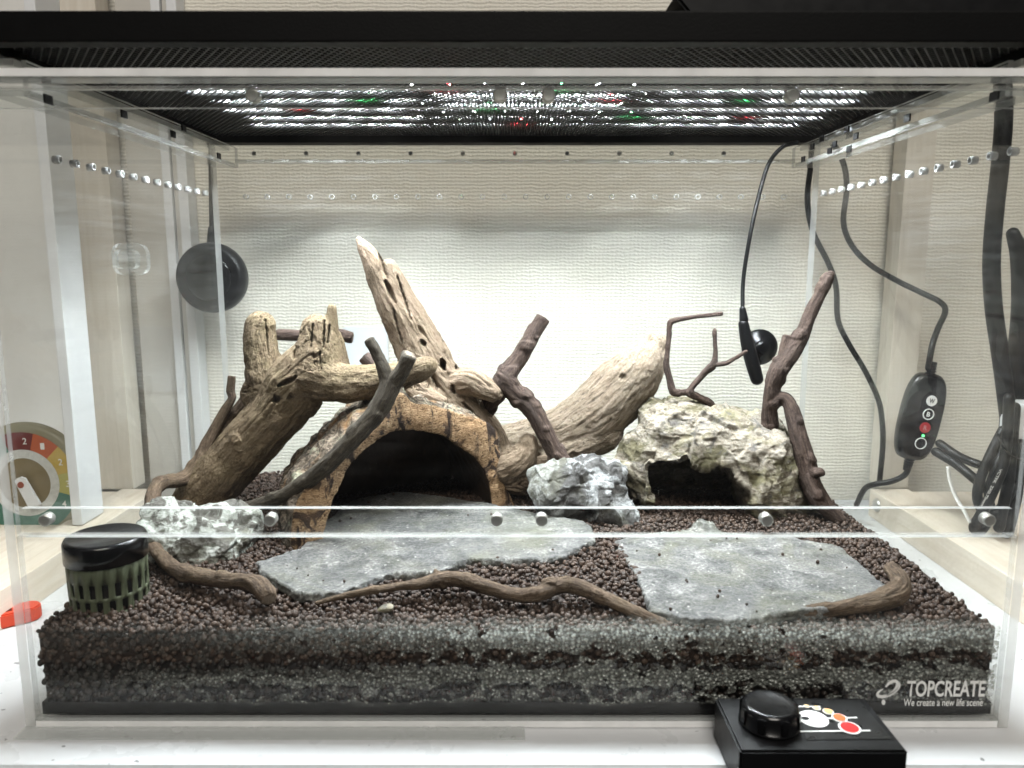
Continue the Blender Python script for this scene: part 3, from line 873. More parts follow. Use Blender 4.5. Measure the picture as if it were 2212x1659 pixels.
set_attr(me, 'tone', np.concatenate([T, np.zeros(8)]))
o = link('wet_soil', me, SOILWET); tag(o, 'black wet soil layer seen low behind the front panel', 'soil', kind='stuff')

# ------------------------------------------------------------------ wood
DRIFT = m_wood('tan_driftwood', ((0.2, (0.0628, 0.0412, 0.0240)), (0.42, (0.1582, 0.1151, 0.0696)), (0.6, (0.2098, 0.1579, 0.1008)), (0.85, (0.2718, 0.2125, 0.1424))), 900, (0.35, (0.1471, 0.1193, 0.0592)), iso=0.6)
DRIFT_PALE = m_wood('pale_driftwood', ((0.2, (0.0727, 0.0493, 0.0311)), (0.42, (0.1960, 0.1470, 0.1008)), (0.62, (0.2622, 0.2006, 0.1428)), (0.85, (0.3349, 0.2702, 0.2016))), 1000, (0.4, (0.1960, 0.1373, 0.1008)), iso=0.25)
DRIFT_LOG = m_wood('weathered_log', ((0.2, (0.115, 0.079, 0.051)), (0.42, (0.230, 0.182, 0.130)), (0.62, (0.295, 0.243, 0.186)), (0.85, (0.360, 0.310, 0.253))), 700, (0.4, (0.239, 0.178, 0.130)), iso=0.35)
TWIG = m_wood('red_brown_branch', ((0.2, (0.0172, 0.0101, 0.0074)), (0.5, (0.0607, 0.0391, 0.0298)), (0.8, (0.1419, 0.1008, 0.0806))), 1400, (0.4, (0.0660, 0.0491, 0.0434)), iso=0.2)
GREYTWIG = m_wood('grey_branch', ((0.2, (0.0218, 0.0177, 0.0122)), (0.5, (0.0571, 0.0469, 0.0333)), (0.8, (0.1176, 0.0979, 0.0721))), 1500, (0.3, (0.0605, 0.0517, 0.0408)), iso=0.2)
STICK = m_wood('brown_stick', ((0.2, (0.0282, 0.0179, 0.0115)), (0.5, (0.0924, 0.0629, 0.0410)), (0.8, (0.2112, 0.1530, 0.1066))), 1400, (0.4, (0.1408, 0.1020, 0.0615)), iso=0.2)

def wood(name, limbs, mat, label, cat, voxel=0.0013, big=0.0022, grain=0.0010, fine=0.0004, crack=0.0, holes=(), smooth=6, seed=1, group=None, bigf=42, knots=0.0):
    Vs, Fs = [], []
    off = 0
    segs, ends = [], []
    for li, L in enumerate(limbs):
        flat = False
        if isinstance(L, tuple): L, flat = L
        P = np.array([np.append(PY(u, v, y), r * mpp(u, v, y)) for (u, v, y, r) in L])
        C = catmull(P[:, :3], 7) if len(P) > 2 else catmull(P[:, :3], 10)
        R = catmull(np.repeat(P[:, 3:4], 3, 1), 7 if len(P) > 2 else 10)[:, 0]
        R = np.maximum(R, P[:, 3].min() * 0.8)
        V, F, caps = tube_arrays(C, R, 16, flat)
        Vs.append(V); Fs += [tuple(q + off for q in f) for f in F.tolist()] + [tuple(q + off for q in c) for c in caps]
        off += len(V)
        T, N, B = frames(C)
        s = np.concatenate([[0], np.cumsum(np.linalg.norm(np.diff(C, axis=0), axis=1))])
        segs.append((C, R, T, N, B, s, li))
        if flat:
            ends.append((C[0], -T[0], R[0])); ends.append((C[-1], T[-1], R[-1]))
    me0 = bpy.data.meshes.new('tmp'); me0.from_pydata(np.vstack(Vs).tolist(), [], Fs); me0.update()
    o0 = bpy.data.objects.new('tmp', me0); COL.objects.link(o0)
    md = o0.modifiers.new('r', 'REMESH'); md.mode = 'VOXEL'; md.voxel_size = voxel
    if smooth:
        md = o0.modifiers.new('s', 'SMOOTH'); md.factor = 0.5; md.iterations = smooth
    me = evaluated(o0)
    bpy.data.objects.remove(o0); bpy.data.meshes.remove(me0)
    me.name = name
    V = co_of(me); Nn = no_of(me)
    best = np.full(len(V), 1e9); G = np.zeros((len(V), 3)); RR = np.zeros(len(V))
    for (C, R, T, N, B, s, li) in segs:
        d = ((V[:, None, :] - C[None]) ** 2).sum(2) - (R ** 2)[None]
        j = d.argmin(1); dm = d[np.arange(len(V)), j]
        up = dm < best
        jj = j[up]; D = V[up] - C[jj]
        al = (D * T[jj]).sum(1)
        G[up] = np.stack([(s[jj] + al) * 0.13 + li * 3.1, (D * N[jj]).sum(1), (D * B[jj]).sum(1)], 1)
        RR[up] = R[jj]; best[up] = dm[up]
    k = np.clip(RR / 0.016, 0.25, 1.0)
    ds = big * k * fbm(V * bigf, 3, seed) + grain * k * fbm(G * 380, 3, seed + 9) + fine * np.clip(k * 1.6, 0, 1) * fbm(np.column_stack([G[:, 0] * 3, G[:, 1:]]) * 1100, 2, seed + 21)
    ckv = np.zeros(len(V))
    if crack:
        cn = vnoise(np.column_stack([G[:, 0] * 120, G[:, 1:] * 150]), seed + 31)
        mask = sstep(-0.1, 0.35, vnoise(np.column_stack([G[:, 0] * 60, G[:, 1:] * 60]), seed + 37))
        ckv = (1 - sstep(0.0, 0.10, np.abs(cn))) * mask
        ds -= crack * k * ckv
    if knots:      # swellings, scars and peeling bark on thin branches
        kn = sstep(0.25, 0.7, vnoise(V * 95, seed + 61))
        ds += knots * RR * kn + 0.10 * RR * fbm(np.column_stack([G[:, 0] * 420, G[:, 1:] * 160]), 3, seed + 63)
        ds += 0.0004 * sstep(0.0, 0.12, vnoise(np.column_stack([G[:, 0] * 520, G[:, 1:] * 330]), seed + 65))
    V = V + Nn * ds[:, None]
    # picture position of each vertex, to set knot holes and slits where they are seen
    W = V - CAM
    dpt = W[:, 1] * _c - W[:, 2] * _s
    U_ = 1106.0 + FPX * W[:, 0] / dpt; V_ = 829.5 - FPX * (W[:, 1] * _s + W[:, 2] * _c) / dpt
    for h in holes:
        if len(h) == 4: h = (h[0], h[1], h[0], h[1] + 0.01, h[2], h[3])
        (u0, v0, u1, v1, rp, dep) = h
        dr = ray((u0 + u1) / 2, (v0 + v1) / 2); dr = dr / np.linalg.norm(dr)
        e_ = np.array([u1 - u0, v1 - v0]); le = np.linalg.norm(e_) + 1e-6
        wob = 0.25 * rp * vnoise(np.column_stack([U_ * 0.11, V_ * 0.11, np.zeros(len(U_))]), seed + 71)
        t_ = np.clip(((U_ - u0) * e_[0] + (V_ - v0) * e_[1]) / le ** 2, 0, 1)
        dist = np.hypot(U_ - u0 - t_ * e_[0], V_ - v0 - t_ * e_[1]) + wob
        al = W @ dr
        near = dist < rp * 1.6
        if not near.any(): continue
        sel = (al < al[near].min() + 0.02)
        rm = rp * (1 - 0.5 * np.abs(2 * t_ - 1) ** 2) if le > 1 else rp
        V += dr[None] * (dep * (1 - sstep(0.55, 1.15, dist / rm)) * sel)[:, None]
    cut = np.zeros(len(V))
    for (e, t, rr) in ends:
        D = V - e
        al = D @ t
        rad = np.linalg.norm(D - al[:, None] * t, axis=1)
        cut = np.maximum(cut, ((al > -0.0009) & (al < 0.003) & (rad < rr * 0.86)).astype(float))
    set_co(me, V)
    for p in me.polygons: p.use_smooth = True
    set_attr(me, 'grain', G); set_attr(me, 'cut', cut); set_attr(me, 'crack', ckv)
    ob = link(name, me, mat)
    return tag(ob, label, cat, group)

wood('antler_driftwood', [
    [(415, 1105, .245, 58), (450, 1060, .240, 57), (530, 968, .232, 57), (595, 893, .228, 60), (648, 822, .226, 64), (688, 778, .226, 56)],
    [(600, 880, .235, 54), (580, 820, .238, 48), (568, 765, .24, 40), (563, 715, .242, 35), (566, 704, .242, 33)],
    [(690, 790, .226, 58), (688, 735, .226, 44), (684, 712, .226, 34), (690, 708, .226, 30)],
    [(712, 740, .228, 22), (716, 690, .228, 14), (717, 666, .228, 11)],
    [(735, 800, .24, 22), (730, 745, .24, 16), (727, 722, .24, 10)],
    [(680, 810, .222, 60), (735, 828, .215, 42), (800, 825, .208, 37), (860, 812, .204, 33), (905, 798, .200, 27), (922, 790, .200, 22)],
    [(640, 800, .25, 20), (637, 772, .25, 15), (640, 758, .25, 12)],
    [(560, 850, .235, 40), (590, 845, .232, 45), (640, 850, .23, 60)],
], DRIFT, 'tan driftwood with antler-like prongs leaning left of the cork arch', 'driftwood', 0.0011, 0.0030, 0.0009, 0.0006, 0.0026,
    holes=((594, 858, 599, 868, 9, .009), (628, 855, 629, 866, 8, .005), (508, 948, 14, -.002), (560, 975, 16, -.0015), (701, 692, 699, 750, 2.6, .008), (676, 700, 672, 752, 2.4, .006), (573, 690, 580, 770, 2.4, .005), (690, 760, 694, 800, 2.2, .004), (712, 700, 708, 740, 2.4, .008), (640, 750, 636, 775, 5, .006), (600, 835, 640, 815, 5, .007)), smooth=9, seed=3)

wood('tall_driftwood', [
    [(775, 518, .262, 7), (795, 548, .262, 20), (822, 598, .264, 30), (852, 655, .266, 39), (888, 725, .27, 49), (925, 795, .272, 56), (965, 850, .27, 55), (1010, 900, .266, 48), (1050, 950, .262, 44), (1080, 1010, .262, 46), (1120, 1030, .26, 40)],
    [(840, 575, .264, 18), (868, 640, .266, 26), (905, 715, .27, 34), (940, 780, .272, 40)],
    [(985, 830, .262, 34), (1020, 826, .252, 30), (1045, 838, .246, 26), (1066, 848, .242, 22)],
    [(900, 830, .262, 34), (915, 848, .25, 24), (938, 860, .243, 17), (956, 866, .24, 12)],
    [(1090, 1005, .25, 40), (1122, 990, .246, 34), (1138, 968, .246, 26), (1140, 958, .246, 21)],
    [(1100, 1020, .256, 36), (1160, 1012, .256, 28), (1215, 1000, .258, 16)],
], DRIFT_PALE, 'tall pale driftwood spike rising behind the cork arch', 'driftwood', 0.0011, 0.0022, 0.0018, 0.0006, 0.0050,
    holes=((954, 776, 960, 796, 8, .013), (984, 788, 988, 800, 5, .009), (910, 736, 918, 744, 5, .008), (958, 738, 966, 750, 5.5, .009), (892, 814, 896, 836, 5.5, .008), (833, 606, 853, 652, 6, .008), (818, 548, 836, 600, 3.2, .007), (858, 596, 888, 690, 2.6, .006), (850, 668, 868, 740, 2.6, .006), (976, 832, 982, 848, 4, .006), (930, 800, 946, 836, 4, .006), (1000, 870, 1030, 905, 3, .005)), smooth=7, seed=14)

wood('driftwood_log', [
    [(1085, 958, .300, 40), (1150, 952, .300, 50), (1225, 932, .298, 62), (1290, 890, .295, 67), (1345, 838, .292, 67), (1382, 795, .29, 58), (1406, 760, .29, 42), (1416, 742, .29, 28)],
    [(1300, 930, .29, 48), (1250, 960, .285, 42), (1200, 985, .28, 34)],
], DRIFT_LOG, 'thick pale weathered log slanting up between the tall driftwood and the cave rock', 'driftwood', 0.0013, 0.0030, 0.0011, 0.0007, 0.0009,
    holes=((1330, 785, 9, .002), (1345, 815, 7, .003), (1240, 985, 9, .003)), smooth=10, seed=22, bigf=34)

wood('grey_branch', [
    ([(505, 1102, .195, 10), (540, 1094, .185, 13), (585, 1082, .168, 15), (640, 1056, .147, 17), (705, 1005, .139, 18), (775, 935, .138, 21), (822, 878, .143, 22), (844, 832, .148, 22)], False),
    ([(842, 838, .148, 18), (828, 795, .150, 14), (812, 762, .152, 12), (797, 733, .154, 11)], True),
    ([(845, 835, .148, 20), (866, 806, .146, 16), (886, 768, .144, 15)], True),
], GREYTWIG, 'dark grey forked branch leaning across the front of the cork arch', 'branch', 0.0010, 0.0012, 0.0009, 0.0004, 0.0006, smooth=5, seed=31, knots=0.18)

wood('cut_branch', [
    ([(1174, 686, .262, 17), (1150, 725, .258, 16), (1122, 770, .254, 18), (1098, 805, .25, 20), (1090, 822, .248, 23)], True),
    [(1088, 822, .248, 24), (1112, 846, .246, 22), (1150, 885, .244, 21), (1180, 940, .242, 19), (1205, 985, .24, 18), (1228, 1003, .238, 14)],
    [(1090, 825, .25, 20), (1062, 865, .262, 18), (1035, 905, .275, 17)],
], TWIG, 'dark forked branch with a sawn pale end rising behind the arch centre', 'branch', 0.0010, 0.0014, 0.0010, 0.0004, 0.0007, smooth=5, seed=41, knots=0.22,
    holes=((1182, 925, 7, -.002), (1205, 985, 7, -.002), (1160, 730, 5, -.0012)))

wood('bent_branch', [
    ([(501, 812, .262, 8), (498, 845, .26, 9), (502, 858, .258, 8), (490, 880, .255, 10), (465, 925, .25, 12), (444, 965, .244, 14), (430, 1000, .236, 16), (395, 1034, .222, 15), (348, 1044, .192, 15), (332, 1065, .172, 15), (324, 1115, .142, 15), (328, 1165, .120, 14), (352, 1208, .094, 15), (405, 1240, .066, 16), (470, 1252, .053, 17), (535, 1257, .045, 18), (562, 1268, .038, 21), (580, 1296, .028, 16)], True),
    [(545, 850, .27, 15), (505, 900, .266, 15), (470, 950, .256, 15), (438, 995, .242, 16)],
], STICK, 'long crooked branch bending from behind the antler driftwood down to the front left soil', 'branch', 0.0010, 0.0014, 0.0010, 0.0004, 0.0008, smooth=4, seed=51, knots=0.22)

wood('right_branch', [
    [(1786, 602, .25, 13), (1776, 625, .25, 13), (1756, 665, .248, 14), (1738, 712, .246, 15), (1712, 758, .244, 18), (1682, 800, .242, 20), (1668, 840, .242, 17), (1663, 880, .244, 16), (1662, 915, .246, 18)],
    [(1670, 868, .242, 15), (1690, 858, .238, 13), (1706, 872, .234, 15), (1722, 930, .226, 18), (1738, 990, .219, 20), (1750, 1040, .214, 20), (1775, 1085, .207, 20), (1812, 1122, .200, 13)],
    ([(1690, 790, .244, 14), (1694, 755, .246, 11), (1700, 724, .248, 9)], True),
    [(1750, 1022, .214, 12), (1768, 1020, .205, 9), (1774, 1021, .203, 7)],
    [(1790, 595, .25, 9), (1795, 592, .248, 7)],
], TWIG, 'red brown forked branch standing at the right side of the cave rock', 'branch', 0.0010, 0.0016, 0.0010, 0.0004, 0.0006, smooth=4, seed=61, knots=0.22)

wood('thin_twig', [
    [(1558, 678, .262, 5), (1525, 682, .262, 4.5), (1490, 686, .26, 5), (1456, 693, .26, 6), (1447, 702, .26, 6), (1444, 740, .258, 5.5), (1440, 785, .256, 6.5), (1446, 815, .255, 6.5), (1454, 846, .254, 7), (1478, 848, .252, 7), (1492, 846, .25, 8)],
    [(1488, 848, .25, 7), (1502, 828, .25, 6.5), (1525, 803, .25, 6), (1541, 786, .25, 6.5), (1545, 760, .252, 5), (1544, 712, .254, 4)],
    [(1540, 788, .25, 5), (1565, 786, .246, 5), (1580, 779, .243, 4.5), (1612, 759, .238, 3.5)],
    [(1490, 850, .25, 8), (1520, 864, .254, 8), (1538, 880, .258, 8), (1550, 905, .262, 8)],
], TWIG, 'thin zigzag dark twig standing on top of the cave rock', 'twig', 0.0007, 0.0008, 0.0007, 0.0003, smooth=3, seed=71, knots=0.3)

wood('short_stick', [([(598, 722, .285, 13), (650, 724, .285, 12), (700, 720, .285, 11), (762, 730, .285, 12)], True)], TWIG,
     'short dark stick lying level behind the driftwood prongs', 'stick', 0.0009, 0.0010, 0.0006, 0.0003, smooth=4, seed=81, knots=0.2)
wood('stub_branch', [([(786, 770, .214, 15), (812, 797, .212, 14), (845, 835, .212, 14), (870, 880, .215, 14)], True)], TWIG,
     'short branch stub with a round sawn end behind the grey fork', 'stick', 0.0009, 0.0008, 0.0006, 0.0003, smooth=3, seed=91)
wood('front_stick', [
    [(684, 1303, .0255, 5), (760, 1284, .034, 7), (850, 1268, .043, 9), (910, 1262, .046, 12), (945, 1254, .049, 16), (990, 1252, .050, 16), (1050, 1268, .043, 15), (1115, 1284, .037, 15), (1165, 1282, .037, 16), (1205, 1268, .042, 16), (1245, 1268, .042, 17), (1300, 1290, .034, 15), (1375, 1323, .022, 14), (1440, 1350, .0165, 10), (1452, 1356, .0155, 7)],
    [(955, 1258, .049, 16), (945, 1242, .051, 10), (940, 1232, .052, 5)],
    [(1200, 1270, .041, 14), (1190, 1260, .042, 12), (1180, 1258, .042, 9)],
], STICK, 'long thin brown stick lying across the soil at the front centre', 'stick', 0.0009, 0.0012, 0.0009, 0.0004, 0.0008, smooth=4, seed=101, knots=0.22)
wood('curved_stick', [
    [(1678, 1326, .024, 9), (1720, 1326, .025, 13), (1790, 1318, .027, 15), (1860, 1306, .031, 17), (1920, 1290, .036, 20), (1946, 1272, .042, 20), (1942, 1250, .050, 18), (1925, 1230, .060, 15)],
], STICK, 'short curved brown stick lying at the right end of the right slate', 'stick', 0.0009, 0.0016, 0.0011, 0.0005, 0.0014, smooth=4, seed=111, knots=0.2)

# ------------------------------------------------------------------ slates
SLATE = m_stone('grey_slate', ((0.22, (0.0329, 0.0337, 0.0333)), (0.42, (0.0878, 0.0885, 0.0867)), (0.58, (0.1647, 0.1632, 0.1572)), (0.80, (0.4172, 0.4054, 0.3881))), ((22, 0.46, 0.66, 0.5, (0.1318, 0.1316, 0.0857)), (14, 0.48, 0.66, 0.45, (0.0933, 0.0948, 0.0958))), 45, 0.42, 0.9, (760, 0.90, (0.4612, 0.4528, 0.4234)), (1, 1, 1), 800)  # pale specks painted in for the sparkle of the slate
def slate(name, outline, zt, th, label, seed, tilt=(0, 0), bumps=()):
    P = np.array([PZ(u, v, zt)[:2] for u, v in outline])
    # roughen the outline
    Q = []
    n = len(P)
    for i in range(n):
        a, b = P[i], P[(i + 1) % n]
        m = max(2, int(np.linalg.norm(b - a) / 0.003))
        for k in range(m):
            Q.append(a + (b - a) * k / m)
    Q = np.array(Q)
    nn = np.roll(Q, -1, 0) - np.roll(Q, 1, 0); nn = np.stack([nn[:, 1], -nn[:, 0]], 1); nn /= np.linalg.norm(nn, axis=1)[:, None] + 1e-9
    Q = Q + nn * (0.0018 * fbm(np.column_stack([Q * 160, np.zeros(len(Q))]), 3, seed))[:, None]
    bm = bm_new()
    f0 = [bm.verts.new((a, b, zt - th)) for a, b in Q]; f1 = [bm.verts.new((a, b, zt)) for a, b in Q]
    bm.faces.new(f0[::-1]); bm.faces.new(f1)
    for i in range(len(Q)): bm.faces.new((f0[i], f0[(i + 1) % len(Q)], f1[(i + 1) % len(Q)], f1[i]))
    bmesh.ops.recalc_face_normals(bm, faces=list(bm.faces))
    me0 = bm_mesh(bm, 'tmp')
    o0 = bpy.data.objects.new('tmp', me0); COL.objects.link(o0)
    md = o0.modifiers.new('r', 'REMESH'); md.mode = 'VOXEL'; md.voxel_size = 0.00105
    md = o0.modifiers.new('s', 'SMOOTH'); md.factor = 0.4; md.iterations = 1
    me = evaluated(o0); bpy.data.objects.remove(o0); bpy.data.meshes.remove(me0)
    V = co_of(me); N = no_of(me)
    d = 0.0007 * fbm(V * 120, 4, seed + 3) + 0.0004 * ridged(V * 420, 3, seed + 5)
    side = 1 - np.abs(N[:, 2])
    d += side * 0.0024 * ridged(V * np.array([150, 150, 700]), 4, seed + 7)
    V = V + N * d[:, None]
    # layered steps near the rim
    V[:, 2] += 0.0012 * sstep(0.05, 0.2, fbm(V * np.array([28, 40, 0]) + 3, 2, seed + 11)) * (N[:, 2] > 0.5)
    for (u, v, rp, h) in bumps:
        c = PZ(u, v, zt); rm = rp * mpp(u, v, c[1])
        dd = np.linalg.norm((V - c)[:, :2], axis=1) / rm
        V[:, 2] += h * (1 - sstep(0.3, 1.0, dd)) * (0.7 + 0.6 * vnoise(V * 260, seed)) * (N[:, 2] > 0)
    c = V.mean(0)
    V[:, 2] += tilt[0] * (V[:, 0] - c[0]) + tilt[1] * (V[:, 1] - c[1])
    set_co(me, V); me.name = name
    for p in me.polygons: p.use_smooth = True
    return tag(link(name, me, SLATE), label, 'slate', 'slate slabs on the soil')
slate('slate_slab', SL1, SZ1, 0.0060, 'large grey slate slab lying in front of the cork arch', 5)
slate('slate_slab', SL2, SZ2, 0.0060, 'grey slate slab lying on the soil at the right front', 15, (0, 0), ((1520, 1140, 40, .008),))

# ------------------------------------------------------------------ rocks
def rock(name, outline, y, half, mat, label, seed, amps, stretch=(1, 1, 1), cave=None, voxel=0.0014, lean=0.0, facet=0.0, group=None, block=0.62, chips=()):
    P = np.array([PY(u, v, y) for u, v in outline])[:, [0, 2]]
    c = P.mean(0); P = c + (P - c) * (1.025 + facet * 0.10)
    def rad(th):
        best = np.zeros(len(th))
        d = np.stack([np.cos(th), np.sin(th)], 1)
        for i in range(len(P)):
            a, b = P[i] - c, P[(i + 1) % len(P)] - c
            e = b - a
            det = d[:, 0] * (-e[1]) + d[:, 1] * e[0]
            det = np.where(np.abs(det) < 1e-12, 1e-12, det)
            t = (a[0] * (-e[1]) + a[1] * e[0]) / det
            s = (d[:, 0] * a[1] - d[:, 1] * a[0]) / det
            ok = (s >= -1e-6) & (s <= 1 + 1e-6) & (t > 0)
            best = np.where(ok, np.maximum(best, t), best)
        return best
    V, F = ico(5)
    th = np.arctan2(V[:, 2], V[:, 0]); cphi = np.sqrt(np.clip(1 - V[:, 1] ** 2, 0, 1))
    cp = cphi ** block
    R = rad(th)
    yy = y + half * np.sign(V[:, 1]) * np.abs(V[:, 1]) ** 0.85
    W = np.stack([c[0] + R * cp * np.cos(th), yy, c[1] + R * cp * np.sin(th)], 1)
    W[:, 1] += lean * (W[:, 2] - c[1])
    me0 = mesh_np('tmp', W, F)
    o0 = bpy.data.objects.new('tmp', me0); COL.objects.link(o0)
    kill = [o0]
    if cave is not None:
        bm = bm_new()
        Q = np.array([PY(u, v, y - half * 0.6) for u, v in cave['p']])[:, [0, 2]]
        f0 = [bm.verts.new((a, cave['y0'], b)) for a, b in Q]; f1 = [bm.verts.new((a, cave['y1'], b)) for a, b in Q]
        bm.faces.new(f0); bm.faces.new(f1[::-1])
        for i in range(len(Q)): bm.faces.new((f0[i], f1[i], f1[(i + 1) % len(Q)], f0[(i + 1) % len(Q)]))
        bmesh.ops.recalc_face_normals(bm, faces=list(bm.faces))
        oc = bpy.data.objects.new('cutter', bm_mesh(bm, 'cutter')); COL.objects.link(oc); kill.append(oc)
        md = o0.modifiers.new('b', 'BOOLEAN'); md.object = oc; md.operation = 'DIFFERENCE'; md.solver = 'EXACT'
    md = o0.modifiers.new('r', 'REMESH'); md.mode = 'VOXEL'; md.voxel_size = voxel
    md = o0.modifiers.new('s', 'SMOOTH'); md.factor = 0.5; md.iterations = 3
    me = evaluated(o0)
    for q in kill:
        m_ = q.data; bpy.data.objects.remove(q); bpy.data.meshes.remove(m_)
    V = co_of(me); N = no_of(me); S = V * np.array(stretch)
    d = 0
    for (a, f, kind, o_) in amps:
        d = d + a * (ridged(S * f, o_, seed) if kind == 'r' else fbm(S * f, o_, seed + 4))
    if facet:   # break the surface into flattish facets
        rng = np.random.default_rng(seed)
        cen = V.mean(0); D = V - cen
        for _ in range(16):
            n = rng.normal(size=3); n /= np.linalg.norm(n)
            pr = D @ n
            lim = np.quantile(pr, rng.uniform(0.86, 0.97))
            over = np.clip(pr - lim, 0, None)
            D = D - n[None] * (over * facet)[:, None]
        V = cen + D
    if chips:      # broken faces: every cell of a scatter gets its own tilted plane
        rng = np.random.default_rng(seed + 5)
        size = V.max(0) - V.min(0)
        for cells, amp in chips:
            S0 = V[rng.integers(0, len(V), cells)]
            wv = V + 0.03 * size.mean() * np.stack([vnoise(V * 60, seed + 81), vnoise(V * 60 + 9, seed + 82), vnoise(V * 60 + 21, seed + 83)], 1)
            tilt = rng.normal(size=(cells, 3)) * 0.24
            off = rng.uniform(-1, 1, cells) * amp
            soft = (0.16 * size.mean() / math.sqrt(cells)) ** 2 * 2.0
            out = np.empty(len(V))
            for a in range(0, len(V), 6000):
                D2 = ((wv[a:a + 6000, None, :] - S0[None]) ** 2).sum(2)
                wgt = np.exp(-(D2 - D2.min(1, keepdims=True)) / soft); wgt /= wgt.sum(1, keepdims=True)
                pl_ = np.clip(V[a:a + 6000] @ tilt.T - (S0 * tilt).sum(1)[None], -amp * 1.6, amp * 1.6)
                out[a:a + 6000] = (wgt * (off[None] + pl_)).sum(1)
            d = d + out
    V = V + N * d[:, None]
    set_co(me, V); me.name = name
    for p in me.polygons: p.use_smooth = True
    return tag(link(name, me, mat), label, 'rock', group)
CAVE = m_stone('buff_limestone', ((0.25, (0.1118, 0.0929, 0.0671)), (0.42, (0.1935, 0.1677, 0.1307)), (0.6, (0.2580, 0.2322, 0.1909)), (0.8, (0.3440, 0.3182, 0.2769))),
               ((24, 0.50, 0.57, 0.85, (0.0740, 0.0654, 0.0310)), (15, 0.50, 0.62, 0.6, (0.1858, 0.1703, 0.0869)), (34, 0.56, 0.63, 0.75, (0.0808, 0.0774, 0.0774))), 70, 0.9, 0.9, None, (1, 1, 1.6), 380)
PALEROCK = m_stone('pale_green_rock', ((0.25, (0.148, 0.159, 0.141)), (0.42, (0.27, 0.283, 0.255)), (0.6, (0.36, 0.37, 0.345)), (0.8, (0.46, 0.465, 0.445))),
                   ((44, 0.49, 0.54, 0.8, (0.05, 0.041, 0.033)), (16, 0.50, 0.62, 0.5, (0.185, 0.189, 0.133))), 80, 0.8, 0.8, None, (1, 1, 1.3), 420)
BLUEROCK = m_stone('blue_grey_rock', ((0.25, (0.0892, 0.0929, 0.0938)), (0.45, (0.2024, 0.2088, 0.2098)), (0.62, (0.3036, 0.3100, 0.3091)), (0.8, (0.4232, 0.4296, 0.4287))),
                   ((36, 0.46, 0.52, 0.85, (0.0322, 0.0285, 0.0258)), (14, 0.52, 0.64, 0.4, (0.1288, 0.1288, 0.0865))), 90, 0.75, 0.8, None, (1, 1, 1), 420)
rock('cave_rock', [(1341, 1032), (1346, 993), (1358, 964), (1391, 927), (1395, 898), (1426, 875), (1445, 853), (1470, 851), (1509, 871), (1540, 890), (1571, 898), (1618, 898), (1653, 910), (1684, 923), (1701, 943), (1703, 964), (1717, 985), (1721, 1022), (1736, 1057), (1748, 1094), (1745, 1125), (1700, 1135), (1620, 1135), (1480, 1120), (1400, 1100), (1345, 1085)],
     0.252, 0.046, CAVE, 'buff limestone rock with a dark cave mouth at the right', 8, ((0.0030, 36, 'f', 3), (0.0012, 80, 'r', 4), (0.0010, 230, 'r', 4), (0.0005, 560, 'r', 2)), (1, 1, 1.5),
     {'p': [(1396, 1069), (1397, 1040), (1396, 1008), (1418, 994), (1457, 998), (1488, 987), (1511, 994), (1540, 987), (1564, 1000), (1580, 1022), (1604, 1048), (1612, 1076), (1618, 1094), (1625, 1190), (1395, 1190)], 'y0': 0.15, 'y1': 0.284}, lean=0.15, voxel=0.0011, facet=0.15, chips=((40, 0.0026), (220, 0.0008)))
rock('pale_rock', [(308, 1124), (325, 1105), (341, 1097), (358, 1091), (380, 1101), (407, 1116), (436, 1118), (473, 1118), (488, 1124), (533, 1124), (556, 1138), (558, 1159), (547, 1184), (527, 1205), (477, 1225), (440, 1230), (403, 1230), (351, 1236), (320, 1240), (308, 1200)],
     0.135, 0.030, PALEROCK, 'pale grey green jagged rock beside the green pot', 18, ((0.0020, 50, 'f', 3), (0.0012, 80, 'r', 4), (0.0008, 260, 'r', 3)), facet=0.5, chips=((20, 0.0032), (110, 0.0009)), lean=0.3, block=0.7, voxel=0.0010)
rock('blue_grey_rock', [(1141, 1051), (1147, 1034), (1178, 1017), (1231, 1000), (1278, 985), (1312, 994), (1349, 1007), (1338, 1022), (1342, 1047), (1349, 1074), (1365, 1104), (1358, 1128), (1325, 1132), (1298, 1120), (1251, 1114), (1204, 1110), (1170, 1095), (1147, 1078)],
     0.222, 0.028, BLUEROCK, 'blue grey jagged rock standing between the arch and the cave rock', 28, ((0.0020, 50, 'f', 3), (0.0012, 75, 'r', 4), (0.0007, 260, 'r', 3)), facet=0.55, chips=((18, 0.0036), (90, 0.0010)), lean=0.25, block=0.7, voxel=0.0010)
o = rock('rock_chip', [(815, 1318), (822, 1310), (838, 1306), (850, 1309), (848, 1316), (835, 1322)], 0.022, 0.004, CAVE, 'tiny tan chip lying on the soil beside the front stick', 38, ((0.0006, 200, 'f', 3),), voxel=0.0006)
o['category'] = 'stone'

